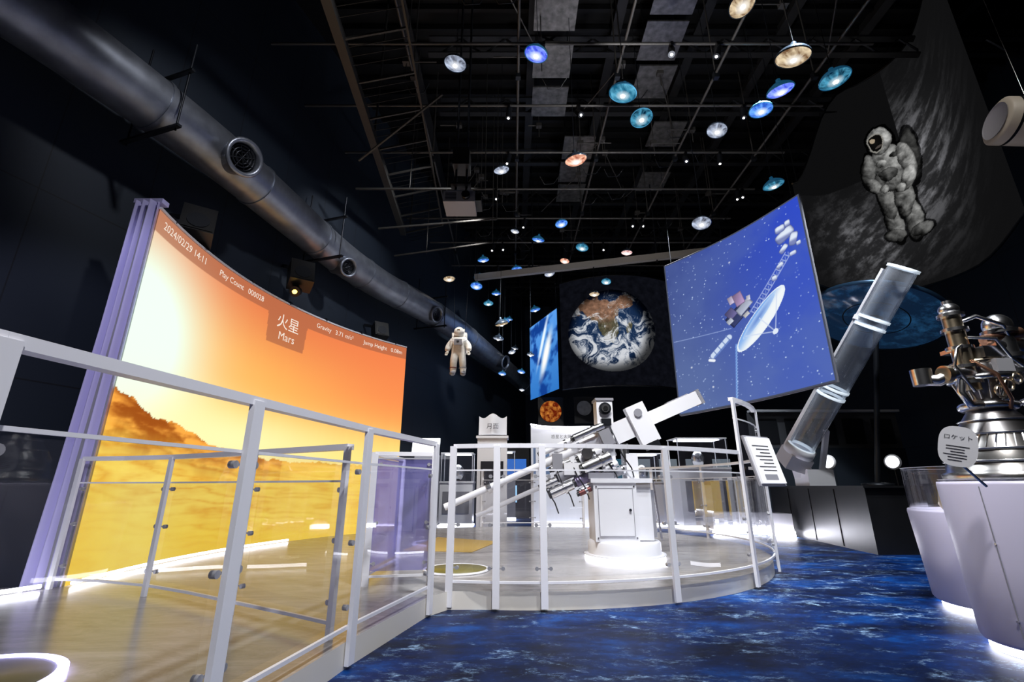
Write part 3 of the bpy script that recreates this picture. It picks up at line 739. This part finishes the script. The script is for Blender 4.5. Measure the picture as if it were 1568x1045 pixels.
# rocket engine
EC=Vector((3.13,3.08,.965)); b=B()
INC=pbr('nozzle_metal',(.80,.79,.78),.26,1.0,nscale=14,namt=.15); NDK=pbr('nozzle_dark',(.48,.47,.47),.32,1.0)
b.lathe([(.30,.0),(.305,.03),(.28,.04),(.27,.10),(.245,.17),(.20,.26)],EC,INC,48)
b.lathe([(.20,.26),(.15,.34),(.11,.40),(.09,.45),(.085,.48),(.11,.53),(.13,.58),(.13,.68),(.10,.72),(.05,.74),(0.001,.74)],EC,NDK,48)
for z,r in ((.10,.272),(.17,.25),(.26,.205),(.34,.155)): b.lathe([(r,z-.006),(r+.012,z),(r,z+.006)],EC,STEEL,48)
for k in range(36):
    a=2*math.pi*k/36; a2=a+.09
    b.bar(EC+Vector((.247*math.cos(a),.247*math.sin(a),.172)),EC+Vector((.205*math.cos(a2),.205*math.sin(a2),.255)),.006,.006,STEEL)
def torus(c,R_,r,mat):
    n=36; b.tube([Vector(c)+Vector((R_*math.cos(2*math.pi*i/n),R_*math.sin(2*math.pi*i/n),0)) for i in range(n)],r,mat,n=12,closed=True)
torus(EC+Vector((0,0,.43)),.12,.026,STEEL); torus(EC+Vector((0,0,.60)),.145,.02,STEEL); torus(EC+Vector((0,0,.70)),.12,.015,BRASS)
X=EC+Vector((-.12,-.05,0))
b.cyl(X+Vector((0,0,.52)),X+Vector((0,0,1.0)),.05,BRASS,n=24)
for z in (.56,.66,.78,.90,1.0): b.cyl(X+Vector((0,0,z)),X+Vector((0,0,z+.02)),.07,STEEL,n=24)
b.sph(X+Vector((0,0,1.05)),(.055,.055,.045),STEEL); b.cyl(X+Vector((0,0,1.05)),X+Vector((0,0,1.11)),.028,STEEL)
Y=EC+Vector((.15,-.06,0))
b.cyl(Y+Vector((0,0,.58)),Y+Vector((0,0,.92)),.065,STEEL,n=24); b.sph(Y+Vector((0,0,.94)),.075,STEEL); b.cyl(Y+Vector((-.1,0,.8)),Y+Vector((.16,0,.8)),.055,STEEL,n=24)
for z in (.62,.72,.88): b.cyl(Y+Vector((0,0,z)),Y+Vector((0,0,z+.025)),.09,STEEL,n=24)
b.cyl(Y+Vector((-.12,0,.84)),Y+Vector((.08,-.05,.88)),.035,COPPER)
b.tube([X+Vector((0,-.02,.62)),X+Vector((-.13,-.05,.62)),X+Vector((-.21,-.02,.58)),X+Vector((-.26,.05,.6))],.036,STEEL,n=14)
b.cyl(X+Vector((-.26,.03,.56)),X+Vector((-.26,.03,.66)),.055,STEEL,n=20); b.cyl(X+Vector((-.17,-.05,.61)),X+Vector((-.20,-.05,.61)),.055,BRASS,n=20)
b.tube([EC+Vector((-.14,-.1,.43)),EC+Vector((-.22,-.12,.42)),EC+Vector((-.24,-.1,.5)),EC+Vector((-.2,-.1,.62))],.022,STEEL,n=10)
b.tube([EC+Vector((.11,-.1,.43)),EC+Vector((.19,-.16,.48)),EC+Vector((.19,-.14,.62)),Y+Vector((0,0,.7))],.026,STEEL,n=10)
b.tube([X+Vector((0,0,.95)),X+Vector((.08,-.08,.98)),Y+Vector((-.05,-.08,.92)),Y+Vector((0,-.05,.85))],.013,STEEL,n=8)
b.tube([X+Vector((0,-.05,.7)),X+Vector((.06,-.12,.6)),X+Vector((.1,-.12,.45)),EC+Vector((0,-.13,.4))],.010,COPPER,n=8)
b.tube([X+Vector((.02,-.05,.85)),X+Vector((.12,-.12,.82)),X+Vector((.2,-.1,.7)),Y+Vector((0,-.08,.65))],.010,STEEL,n=8)
b.tube([X+Vector((-.03,-.05,.8)),X+Vector((-.12,-.1,.76)),X+Vector((-.14,-.08,.66)),X+Vector((-.06,-.08,.5))],.009,STEEL,n=8)
b.box(EC+Vector((0,-.1,.75)),(.13,.08,.07),STEEL); b.box(EC+Vector((.02,-.14,.66)),(.1,.04,.08),CLIP)
for a in range(0,360,24):
    a=math.radians(a); v=Vector((math.cos(a)*.10,math.sin(a)*.10,0)); b.cyl(EC+v+Vector((0,0,.47)),EC+v*1.4+Vector((0,0,.6)),.006,STEEL,n=6)
b.box(EC+Vector((.02,0,.78)),(.38,.08,.025),STEEL)
for k in range(3): b.lathe([(.03,.0),(.04,.01),(.03,.02)],EC+Vector((-.05+.06*k,-.14,.5+.04*k)),BRASS,16,rot('X',90))
b.v=[tuple(EC+(Vector(v)-EC)*1.06) for v in b.v]
b.done('rocket_engine')
b=B(); c=Vector((2.57,2.77,1.14))
Rf=Matrix((Vector((.727,-.686,0)),Vector((.68,.72,0)).normalized(),Vector((0,0,1)))).transposed()@rot('Y',14)
vs=[];n=36
for yy in (-.006,.006):
    for i in range(n):
        a=2*math.pi*i/n; sx=abs(math.cos(a))**.7*math.copysign(1,math.cos(a)); sz=abs(math.sin(a))**.7*math.copysign(1,math.sin(a))
        vs.append(c+Rf@Vector((.085*sx,yy,.115*sz)))
TAG=pbr('white_tag',(.80,.80,.82),.5)
b.add(vs,[tuple(range(n)),tuple(range(n,2*n))]+[(i,(i+1)%n,n+(i+1)%n,n+i) for i in range(n)],TAG)
for k in range(6): b.box(c+Rf@Vector((-.01*(k%2),-.0075,.0-.016*k)),(.10-.02*(k%3),.001,.004),INK,Rf)
b.text('ロケット',.032,lambda x,y: c+Rf@Vector((x,-.008,y+.04)),INK,'CENTER')
b.cyl(c+Rf@Vector((0,.01,-.08)),(2.70,2.80,.92),.007,STEEL)
b.done('engine_label_sign')

# suspended rocket stage in the upper right
b=B(); TAN=pbr('off_white',(.66,.63,.58),.5); OR=pbr('orange_foam',(.50,.30,.18),.6)
c0=Vector((5.80,4.62,5.12)); ax=Vector((.93,-.22,-.22)).normalized(); q=toZ(ax)
b.lathe([(.001,.02),(.24,.02),(.27,.04),(.27,2.0),(.001,2.2)],c0,TAN,40,q)
b.lathe([(.274,.12),(.274,.15)],c0,DARKM,40,q); b.lathe([(.274,.9),(.274,1.1)],c0,OR,40,q)
b.lathe([(.001,.012),(.20,.015),(.21,.0)],c0,GRAY,32,q)
b.lathe([(.001,.3),(.10,.32),(.10,1.7),(.001,2.0)],c0+Vector((.05,.1,-.38)),OR,24,q); b.lathe([(.001,.3),(.12,.32),(.12,1.7),(.001,2.0)],c0+Vector((.15,-.28,-.22)),TAN,24,q)
up=Vector((-.3,-.75,-.6)); up=(up-ax*up.dot(ax)).normalized(); rt=ax.cross(up)
def at(x,y):
    an=y/.276; return c0+ax*(.75-x)+(up*math.cos(an)+rt*math.sin(an))*.277
b.text('Atlas',.18,at,GRAY)
b.cyl(c0+ax*.4,(c0.x+.4,c0.y,CEIL),.005,STEEL,n=6); b.cyl(c0+ax*1.6,(c0.x+1.5,c0.y-.3,CEIL),.005,STEEL,n=6)
b.done('hanging_rocket_model')

# ------------------------------------------------------------------ back area exhibits
b=B()
pts=[(.45,11.3),(.8,11.7),(1.4,11.85),(2.0,11.75),(2.35,11.5)]
pp=cr([Vector((x,y,0)) for x,y in pts],5)
GLOWW=pbr('white_panel_glow',(.85,.85,.87),.5,emis=(1,1,1),es=.25)  # emission makes the wall face look lit; it is no lamp
for i in range(len(pp)-1):
    a,c2=pp[i],pp[i+1]; Z=Vector((0,0,1)); o_=Vector((0,.12,0))
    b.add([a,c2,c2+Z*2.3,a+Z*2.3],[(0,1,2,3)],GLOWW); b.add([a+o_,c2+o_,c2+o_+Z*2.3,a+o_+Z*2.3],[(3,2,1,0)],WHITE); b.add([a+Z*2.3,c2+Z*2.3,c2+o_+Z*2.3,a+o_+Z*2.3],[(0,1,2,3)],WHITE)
    n_=Vector(((c2-a).y,-(c2-a).x,0)).normalized()*.01
    if i%4==1: b.add([a+n_+Z*1.2,c2+n_+Z*1.2,c2+n_+Z*1.9,a+n_+Z*1.9],[(0,1,2,3)],pbr('panel_print_%d'%i,random.choice([(.5,.6,.75),(.75,.7,.6),(.6,.6,.65)]),.5))
    if i%4==3:
        for k in range(5): b.bar(a+n_+Z*(1.8-.08*k),a.lerp(c2,.8)+n_+Z*(1.8-.08*k),.004,.02,GRAY)
b.tube([Vector((v.x,v.y-.03,2.33)) for v in pp],.02,LED,n=6); b.tube([Vector((v.x,v.y-.05,.04)) for v in pp],.02,LED,n=6)
b.text('惑星と太陽の観測',.10,lambda x,y: Vector((.95+x,11.6,2.04+y)),INK)
b.done('curved_white_exhibit_wall')
b=B(); b.box((1.15,14.0,3.05),(.75,.06,.85),BLACK); b.box((1.15,14.0,1.3),(.1,.06,2.6),BLACK)
def sunm():
    m,nt,out=new_mat('sun_surface'); tc=nt.nodes.new('ShaderNodeTexCoord'); n=nt.nodes.new('ShaderNodeTexNoise'); n.inputs['Scale'].default_value=9; n.inputs['Detail'].default_value=6
    r=nt.nodes.new('ShaderNodeValToRGB'); r.color_ramp.elements[0].position=.4; r.color_ramp.elements[0].color=(.22,.02,.005,1); r.color_ramp.elements[1].position=.66; r.color_ramp.elements[1].color=(1,.35,.06,1)
    e=nt.nodes.new('ShaderNodeEmission'); e.inputs[1].default_value=.6
    nt.links.new(tc.outputs['Object'],n.inputs['Vector']); nt.links.new(n.outputs['Fac'],r.inputs[0]); nt.links.new(r.outputs[0],e.inputs[0]); nt.links.new(e.outputs[0],out.inputs[0]); return m
b.sph((1.15,13.96,3.05),(.32,.03,.32),sunm()); b.done('sun_photo_panel')
b=B(); b.box((2.15,14.0,3.1),(.6,.06,.8),BLACK); b.sph((2.15,13.96,3.15),(.22,.03,.22),pbr('moon_grey',(.3,.3,.3),.8,emis=(.3,.3,.32),es=.2,nscale=6,namt=.5)); b.box((2.15,14.02,1.35),(.1,.06,2.6),BLACK); b.done('moon_photo_panel')
b=B(); b.box((-.44,10.95,.98),(.66,.5,1.96),WHITE); b.box((-.44,10.95,1.98),(.72,.56,.05),WHITE)
vs=[]; n=20
for i in range(n+1):
    u=-1+2*i/n; z=.05*math.cos(u*math.pi*1.5)
    for (yy,zz) in ((10.83,2.04),(10.91,2.48+z)): vs.append(Vector((-.44+u*.32,yy-.05*math.cos(u*3),zz)))
b.add(vs,[(2*i,2*i+2,2*i+3,2*i+1) for i in range(n)],TAG,True); b.box((-.44,10.98,2.2),(.5,.03,.3),WHITE)
b.box((-.44,10.69,1.2),(.5,.02,.5),INK); b.text('月面',.14,lambda x,y: Vector((-.44+x,10.76,2.18+y)),INK,'CENTER')
b.done('welcome_sign_pedestal')
def cabinet(name,x,y,w,d_,h,col,led=True):
    b=B(); b.box((x,y,h/2+.04),(w,d_,h-.08),col); b.box((x,y,h+.02),(w+.04,d_+.04,.04),col)
    if led: b.box((x,y,.022),(w+.02,d_+.02,.04),LED)
    b.box((x,y-d_/2-.006,h*.55),(w*.8,.01,h*.5),GRAY)
    for s in (-1,1):
        for r in (-1,1): b.cyl((x+s*w/2*.95,y+r*d_/2*.95,h),(x+s*w/2*.95,y+r*d_/2*.95,h+.7),.012,RAIL,n=6)
    b.box((x,y,h+.71),(w,d_,.02),RAIL); b.add([(x-w/2,y-d_/2,h),(x+w/2,y-d_/2,h),(x+w/2,y-d_/2,h+.7),(x-w/2,y-d_/2,h+.7)],[(0,1,2,3)],GLASS)
    b.sph((x,y,h+.25),(.15,.12,.2),STEEL); b.cyl((x,y,h),(x,y,h+.1),.08,BLACK)
    b.box((x,y,h+.68),(w*.8,d_*.6,.02),LEDW)
    return b.done(name)
cabinet('glass_display_cabinet',-1.35,12.2,.8,.6,1.0,WHITE)
cabinet('glass_display_cabinet',3.3,12.4,.9,.6,1.0,GRAY)
cabinet('glass_display_cabinet',4.45,11.6,1.2,.7,1.3,WHITE)
cabinet('glass_display_cabinet',-.35,14.5,.9,.6,1.2,GRAY)
b=B()
pts=[Vector((4.0+.09*i,10.0+.2*math.sin(i*.3)-.3*(i/17)**2,0)) for i in range(16)]
for i in range(15):
    a,c2=pts[i],pts[i+1]; b.prism([(a.x,a.y),(c2.x,c2.y),(c2.x,c2.y+.5),(a.x,a.y+.5)],.11,.42,WHITE)
b.tube([v+Vector((0,-.03,.06)) for v in pts],.055,LEDB,n=6); b.done('curved_white_bench')
b=B(); b.box((.1,15.5,1.1),(.9,.4,2.2),BLACK); b.box((.1,15.29,1.5),(.7,.02,.5),emit('kiosk_screen',(.25,.45,.8),.9)); b.box((.1,15.29,.7),(.1,.02,.5),emit('kiosk_strip',(.6,.8,1),1.5)); b.done('information_kiosk')
b=B(); b.box((-1.9,10.9,.8),(.5,.5,1.6),GRAY); b.box((-1.9,10.62,1.75),(.6,.04,.4),LEDW,rot('X',-15)); b.done('lectern_display')
b=B(); b.box((6,21.9,1.5),(8.6,.2,3),BLACK)
for k in range(7): b.box((2.2+k*1.2,21.78,1.6),(.8,.02,1.0),emit('gallery_%d'%k,random.choice([(.25,.4,.7),(.6,.65,.7),(.3,.5,.6)]),.4))
b.done('gallery_light_panels')

# ------------------------------------------------------------------ hanging astronaut
SUIT=pbr('space_suit_fabric',(.92,.91,.88),.7,nscale=25,namt=.08,bump=.2); GOLD=pbr('gold_visor',(.75,.5,.2),.12,1.0)
A0=Vector((-1.13,9.55,3.66)); K=.95/1.8
ast=empty('hanging_astronaut',A0)
def skin(name,verts,edges,rads,mat,root=0,sub=2):
    me=bpy.data.meshes.new(name); me.from_pydata([Vector(v)*K for v in verts],edges,[]); ob=bpy.data.objects.new(name,me); sc.collection.objects.link(ob)
    ob.parent=ast
    m1=ob.modifiers.new('s','SKIN'); me.skin_vertices[0].data[root].use_root=True
    for i,r in enumerate(rads):
        rr=r if isinstance(r,tuple) else (r,r); me.skin_vertices[0].data[i].radius=(rr[0]*K,rr[1]*K)
        if i!=root: me.skin_vertices[0].data[i].use_root=False
    m1.use_smooth_shade=True
    m2=ob.modifiers.new('u','SUBSURF'); m2.levels=sub; m2.render_levels=sub
    me.materials.append(mat)
V=[(0,0,-.05),(0,0,.2),(0,0,.45),(0,-.01,.6),
   (-.13,0,-.12),(-.17,-.07,-.45),(-.19,.02,-.85),(-.2,-.08,-.93),
   (.13,0,-.12),(.18,-.02,-.45),(.2,.06,-.85),(.21,-.04,-.93),
   (-.24,0,.42),(-.4,-.04,.16),(-.45,-.16,-.06),(.24,0,.42),(.41,-.05,.16),(.44,-.18,-.05)]
E=[(0,1),(1,2),(2,3),(0,4),(4,5),(5,6),(6,7),(0,8),(8,9),(9,10),(10,11),(2,12),(12,13),(13,14),(2,15),(15,16),(16,17)]
Rr=[.23,.26,.28,.18,.18,.155,.13,.11,.18,.155,.13,.11,.16,.135,.10,.16,.135,.10]
skin('suit_body',V,E,Rr,SUIT)
for sx,h in ((-1,(-.45,-.17,-.08)),(1,(.44,-.19,-.07))):
    vs=[h,(h[0],h[1]-.03,h[2]-.08)]; es=[(0,1)]; rr=[.07,.06]
    for k in range(4):
        bx=h[0]+(-.045+.03*k); i0=len(vs); ln=.05+.012*(1.5-abs(k-1.5))
        vs+=[(bx,h[1]-.04,h[2]-.1),(bx,h[1]-.06,h[2]-.1-ln),(bx,h[1]-.05-.05,h[2]-.12-ln)]; es+=[(1,i0),(i0,i0+1),(i0+1,i0+2)]; rr+=[.018,.016,.014]
    i0=len(vs); vs+=[(h[0]-sx*.06,h[1]-.05,h[2]-.05),(h[0]-sx*.08,h[1]-.08,h[2]-.1)]; es+=[(0,i0),(i0,i0+1)]; rr+=[.022,.017]
    skin('glove',vs,es,rr,SUIT,0,1)
b=B()
def k_(x,y,z): return A0+Vector((x,y,z))*K
b.sph(k_(0,-.02,.78),.21*K,SUIT); b.sph(k_(0,-.09,.79),(.16*K,.14*K,.14*K),GOLD)
b.box(k_(0,.26,.38),(.60*K,.26*K,.85*K),SUIT); b.box(k_(0,.24,.88),(.40*K,.18*K,.18*K),SUIT)
b.box(k_(0,-.28,.28),(.30*K,.1*K,.24*K),GRAY); b.box(k_(0,-.34,.3),(.1*K,.02*K,.06*K),INK)
for s in (-1,1):
    b.sph(k_(s*.205,-.08 if s<0 else -.04,-.95),(.11*K,.17*K,.085*K),GRAY); b.box(k_(s*.27,.02,.62),(.03*K,.02*K,.02*K),RED)
    b.tube([k_(s*.12,-.27,.3),k_(s*.31,-.25,.35),k_(s*.32,0,.5),k_(s*.25,.2,.5)],.018*K,WHITE,n=8)
    b.cyl(k_(s*.2,.24,.7),(A0.x+s*.35,A0.y+.1,CEIL),.005,DARKM,n=6)
    b.lathe([(.148*K,-.02*K),(.155*K,0),(.148*K,.02*K)],k_(s*.19,.0,-.72),RED if s<0 else GRAY,16)
par(b.done('helmet_and_backpack'),ast)

# ------------------------------------------------------------------ projector, speakers
b=B(); c=Vector((-.77,6.1,4.95))
b.box(c,(.46,.4,.17),GRAY); b.box(c+Vector((0,0,.1)),(.4,.34,.05),WHITE); b.cyl(c+Vector((.1,-.2,0)),c+Vector((.1,-.26,0)),.06,BLACK,n=20); b.box(c+Vector((.27,0,.02)),(.1,.3,.12),BLACK)
for k in range(5): b.box(c+Vector((-.12,-.203,-.05+.025*k)),(.16,.004,.008),DARKM)
for s in (-.08,.08): b.cyl(c+Vector((s,0,.1)),(c.x+s,c.y,CEIL),.018,DARKM,n=8)
b.box(c+Vector((0,0,.3)),(.3,.2,.03),DARKM); b.box(c+Vector((0,0,.75)),(.25,.3,.3),BLACK); b.done('ceiling_projector')
def speaker(x,y,z,s,lamp=False):
    b=B(); R=rot('Z',35)@rot('X',-20); c=Vector((x,y,z)); b.box(c,(.36*s,.3*s,.42*s),BLACK,R); b.box(c+R@Vector((0,-.155*s,0)),(.32*s,.012,.38*s),BLACK,R)
    b.cyl(c+R@Vector((0,-.16*s,-.05*s)),c+R@Vector((0,-.17*s,-.05*s)),.12*s,DARKM,n=24)
    b.bar(c+Vector((0,.1,.15*s)),(wallx(y+.15)+.02,y+.15,z+.25*s),.05,.05,DARKM)
    if lamp:
        q=c+Vector((0,-.12,-.33*s)); b.cyl(q+Vector((0,.1,.05)),q,.07,BLACK,n=20,r1=.085); b.sph(q,(.04,.02,.04),emit('amber_lamp',(1,.8,.35),6)); b.bar(q+Vector((0,.08,.05)),c,.04,.04,DARKM)
    b.done('wall_speaker')
speaker(-3.9,5.15,4.0,1.0); speaker(-3.44,7.0,4.2,1.0,True); speaker(-2.75,9.3,4.0,.8)

# ------------------------------------------------------------------ pendant planet lamps
def planet_mat(name,c1,c2,s):
    m,nt,out=new_mat(name); N=nt.nodes.new; K_=nt.links.new
    tc=N('ShaderNodeTexCoord'); n=N('ShaderNodeTexNoise'); n.inputs['Scale'].default_value=6; n.inputs['Detail'].default_value=5; n.inputs['Distortion'].default_value=1.4
    r=N('ShaderNodeValToRGB'); r.color_ramp.elements[0].position=.36; r.color_ramp.elements[1].position=.66
    r.color_ramp.elements[0].color=(*lin(c1),1); r.color_ramp.elements[1].color=(*lin(c2),1)
    mp=N('ShaderNodeMapping'); mp.inputs['Scale'].default_value=(1,1,0); K_(tc.outputs['Object'],mp.inputs[0])
    ln=N('ShaderNodeVectorMath'); ln.operation='LENGTH'; K_(mp.outputs[0],ln.inputs[0])
    g=N('ShaderNodeValToRGB'); g.color_ramp.elements[0].color=(1,1,1,1); g.color_ramp.elements[0].position=.03; g.color_ramp.elements[1].color=(0,0,0,1); g.color_ramp.elements[1].position=.10
    K_(ln.outputs['Value'],g.inputs[0])
    mx=N('ShaderNodeMixRGB'); mx.inputs[2].default_value=(*lin(mix(c2,(1,1,1),.7)),1); K_(g.outputs[0],mx.inputs[0])
    e=N('ShaderNodeEmission'); e.inputs[1].default_value=s
    K_(tc.outputs['Object'],n.inputs['Vector']); K_(n.outputs['Fac'],r.inputs[0]); K_(r.outputs[0],mx.inputs[1]); K_(mx.outputs[0],e.inputs[0]); K_(e.outputs[0],out.inputs[0])
    return m
PM={'w':planet_mat('planet_white',(.32,.33,.38),(.80,.85,.95),1.0),'b':planet_mat('planet_blue',(.10,.26,.68),(.42,.66,1),1.3),'c':planet_mat('planet_cyan',(.10,.36,.48),(.40,.72,.85),1.0),
    't':planet_mat('planet_teal',(.03,.16,.25),(.35,.70,.85),.9),'o':planet_mat('planet_orange',(.55,.25,.18),(1,.78,.66),1.4),'y':planet_mat('planet_warm',(.42,.30,.2),(.92,.84,.7),1.1),'v':planet_mat('planet_violet',(.15,.2,.75),(.55,.65,1),1.4),'p':planet_mat('planet_pink',(.7,.45,.45),(1,.9,.88),1.3)}
SHADE=pbr('lamp_shade',(.45,.52,.60),.22,.8)
SHADE2=pbr('lamp_glass_cyan',(.25,.45,.55),.15,.3,emis=(.15,.4,.55),es=.35)
lamps=[(-.87,5.62,7.10,'w',.17),(.35,5.35,6.98,'v',.17),(1.53,5.2,6.11,'c',.185),(1.93,5.71,6.16,'t',.16),(3.23,4.2,5.63,'y',.185),(3.66,5.11,6.07,'v',.17),(4.13,4.75,5.89,'t',.18),(3.81,5.83,6.42,'b',.165),(2.94,4.46,6.79,'y',.165),(3.4,6.42,6.56,'w',.16),(.98,6.06,5.69,'o',.17),(-.2,7.63,6.7,'w',.15),(4.35,6.7,5.7,'t',.16),(3.3,7.22,5.3,'w',.16),(1.2,10.05,7.0,'b',.15),(.64,10.26,6.68,'b',.15),(1.71,10.3,6.49,'c',.15),(2.93,10.8,6.62,'p',.14),(1.46,11.8,6.89,'o',.13),(.07,10.4,7.0,'w',.11),(-.76,11.3,6.66,'b',.15),(.13,11.8,6.63,'b',.15),(1.08,12.3,6.74,'w',.15),(-.9,11.9,6.43,'c',.15),(-.91,11.05,5.8,'b',.15),(-1.6,11,5.98,'y',.15),(-.5,13.9,6.8,'b',.15),(-.7,13.0,6.1,'c',.14),(.72,13.6,6.13,'b',.16),(-.24,10.4,4.55,'y',.16),(-.38,12.4,4.82,'w',.15),(2.4,11.0,5.9,'c',.12),(2.1,11.1,5.6,'y',.13),(0.,14.4,5.0,'w',.12),(.3,15,4.5,'b',.13),(-.3,14.0,4.2,'b',.12),(.1,16,5.6,'w',.13),(-.2,12.9,5.5,'b',.13),(.5,12.2,4.3,'w',.1),(.35,16.5,4.2,'w',.1),(-.1,15.2,6.4,'b',.12)]
BULB=emit('lamp_core',(1,.98,.95),9)
random.seed(5)
for (x,y,z,k,r) in lamps:
    b=B(); tl=rot('X',random.uniform(-14,14))@rot('Y',random.uniform(-14,14)); C=Vector((x,y,z))
    b.lathe([(r,0),(r*1.04,.01),(r*1.0,.03),(r*.85,r*.35),(r*.5,r*.6),(r*.2,r*.72),(r*.16,r*1.0),(.01,r*1.05)],C,SHADE if k in 'wyop' else SHADE2,28,tl)
    b.lathe([(r*.97,.01),(r*.8,-r*.10),(r*.4,-r*.18),(.001,-r*.2)],C,PM[k],28,tl)
    b.sph(C-Vector((0,0,r*.2)),(.035,.035,.018),BULB,n=10)
    b.cyl(C+tl@Vector((0,0,r)),(x,y,CEIL),.005,DARKM,n=6)
    b.done('pendant_planet_lamp')
SPOT=emit('spot_bulb',(1,.98,.95),14)
b=B(); spots=[]
random.seed(11)
for y in (3.0,4.2,5.4,6.6,7.8,9.0,10.2,11.4,12.8):
    for k in range(3): spots.append((random.uniform(-.6,5.2),y))
for (x,y) in spots:
    tx=Vector((random.uniform(-.4,.4),random.uniform(-.6,.1),-1)).normalized(); c=Vector((x,y,GZ-.16))
    b.cyl((x,y,GZ),(x,y,GZ-.12),.012,BLACK,n=6); b.cyl(c-tx*.1,c+tx*.1,.05,DARKM,n=14); b.sph(c+tx*.1,.02,SPOT,n=10); b.box((x,y,GZ-.05),(.04,.12,.06),BLACK)
b.done('track_spotlights')

# ------------------------------------------------------------------ lights
def spot(loc,tgt,e_,size,col=(1,1,1),blend=.6,rad=.12):
    l=bpy.data.lights.new('spot_light','SPOT'); l.energy=e_; l.spot_size=math.radians(size); l.spot_blend=blend; l.color=col; l.shadow_soft_size=rad
    o=bpy.data.objects.new('spot_light',l); o.location=loc; o.rotation_euler=(Vector(tgt)-Vector(loc)).to_track_quat('-Z','Y').to_euler(); sc.collection.objects.link(o)
spot((.6,2.6,6.7),(.8,6.2,.6),1700,52,(1,.98,.96))
spot((2.4,6.6,6.7),(1.3,6.0,.8),500,45,(1,.98,.97))
spot((1.8,1.2,6.7),(1.6,3.6,0),900,75,(.92,.95,1))
spot((3.4,3.6,6.7),(3.4,5.2,0),1100,50,(.90,.95,1))
spot((3.8,5.6,6.7),(4.2,7.6,0),900,55,(.90,.95,1))
spot((-1.2,1.5,6.7),(-2.2,3.2,0),260,65,(1,.93,.90))
spot((.6,-1.5,4.5),(-1.0,2.6,.8),650,50,(.95,.95,1))
spot((-2.0,1.2,4.5),(-3.9,4.3,2),330,45,(.80,.78,1))
spot((1.4,.6,5.0),(3.1,3.1,1.4),620,36,(1,.98,.96))
spot((1.2,3.9,3.8),(3.1,3.1,1.5),220,40,(.9,.95,1))
spot((4.6,5.0,6.7),(6.0,8.2,2),900,50,(.92,.96,1))
spot((-.9,2.6,6.4),(-3.9,5.6,4.9),250,60,(.95,.95,1))
spot((-.4,6.6,6.7),(-3.1,8.6,5),330,60,(.92,.94,1))
spot((1.0,11,6.0),(-.9,14.2,5),300,60,(.88,.93,1))
spot((0,9,6.7),(.9,12,.5),1100,70,(1,1,1))
spot((3.2,8.9,6.7),(4.4,11,0),1200,70,(.95,.98,1))
spot((-.8,7.9,6.7),(-1.1,9.6,3.6),600,35,(1,.97,.94))
spot((2,5,5.2),(2,8,9.6),210,120,(.97,.97,1))  # unseen uplight added to brighten the ceiling structure
spot((4.6,3.0,6.7),(5.8,4.6,5.0),120,60,(1,.95,.9))
w=bpy.data.worlds.new('w'); sc.world=w; w.use_nodes=True
w.node_tree.nodes['Background'].inputs[0].default_value=(.05,.07,.12,1); w.node_tree.nodes['Background'].inputs[1].default_value=.2

cam=bpy.data.cameras.new('camera'); cam.lens=16.53; cam.sensor_width=36; cam.clip_end=100; cam.clip_start=.05
co=bpy.data.objects.new('camera',cam); co.location=(0,0,.92); co.rotation_euler=(math.radians(107.2),0,0); sc.collection.objects.link(co); sc.camera=co
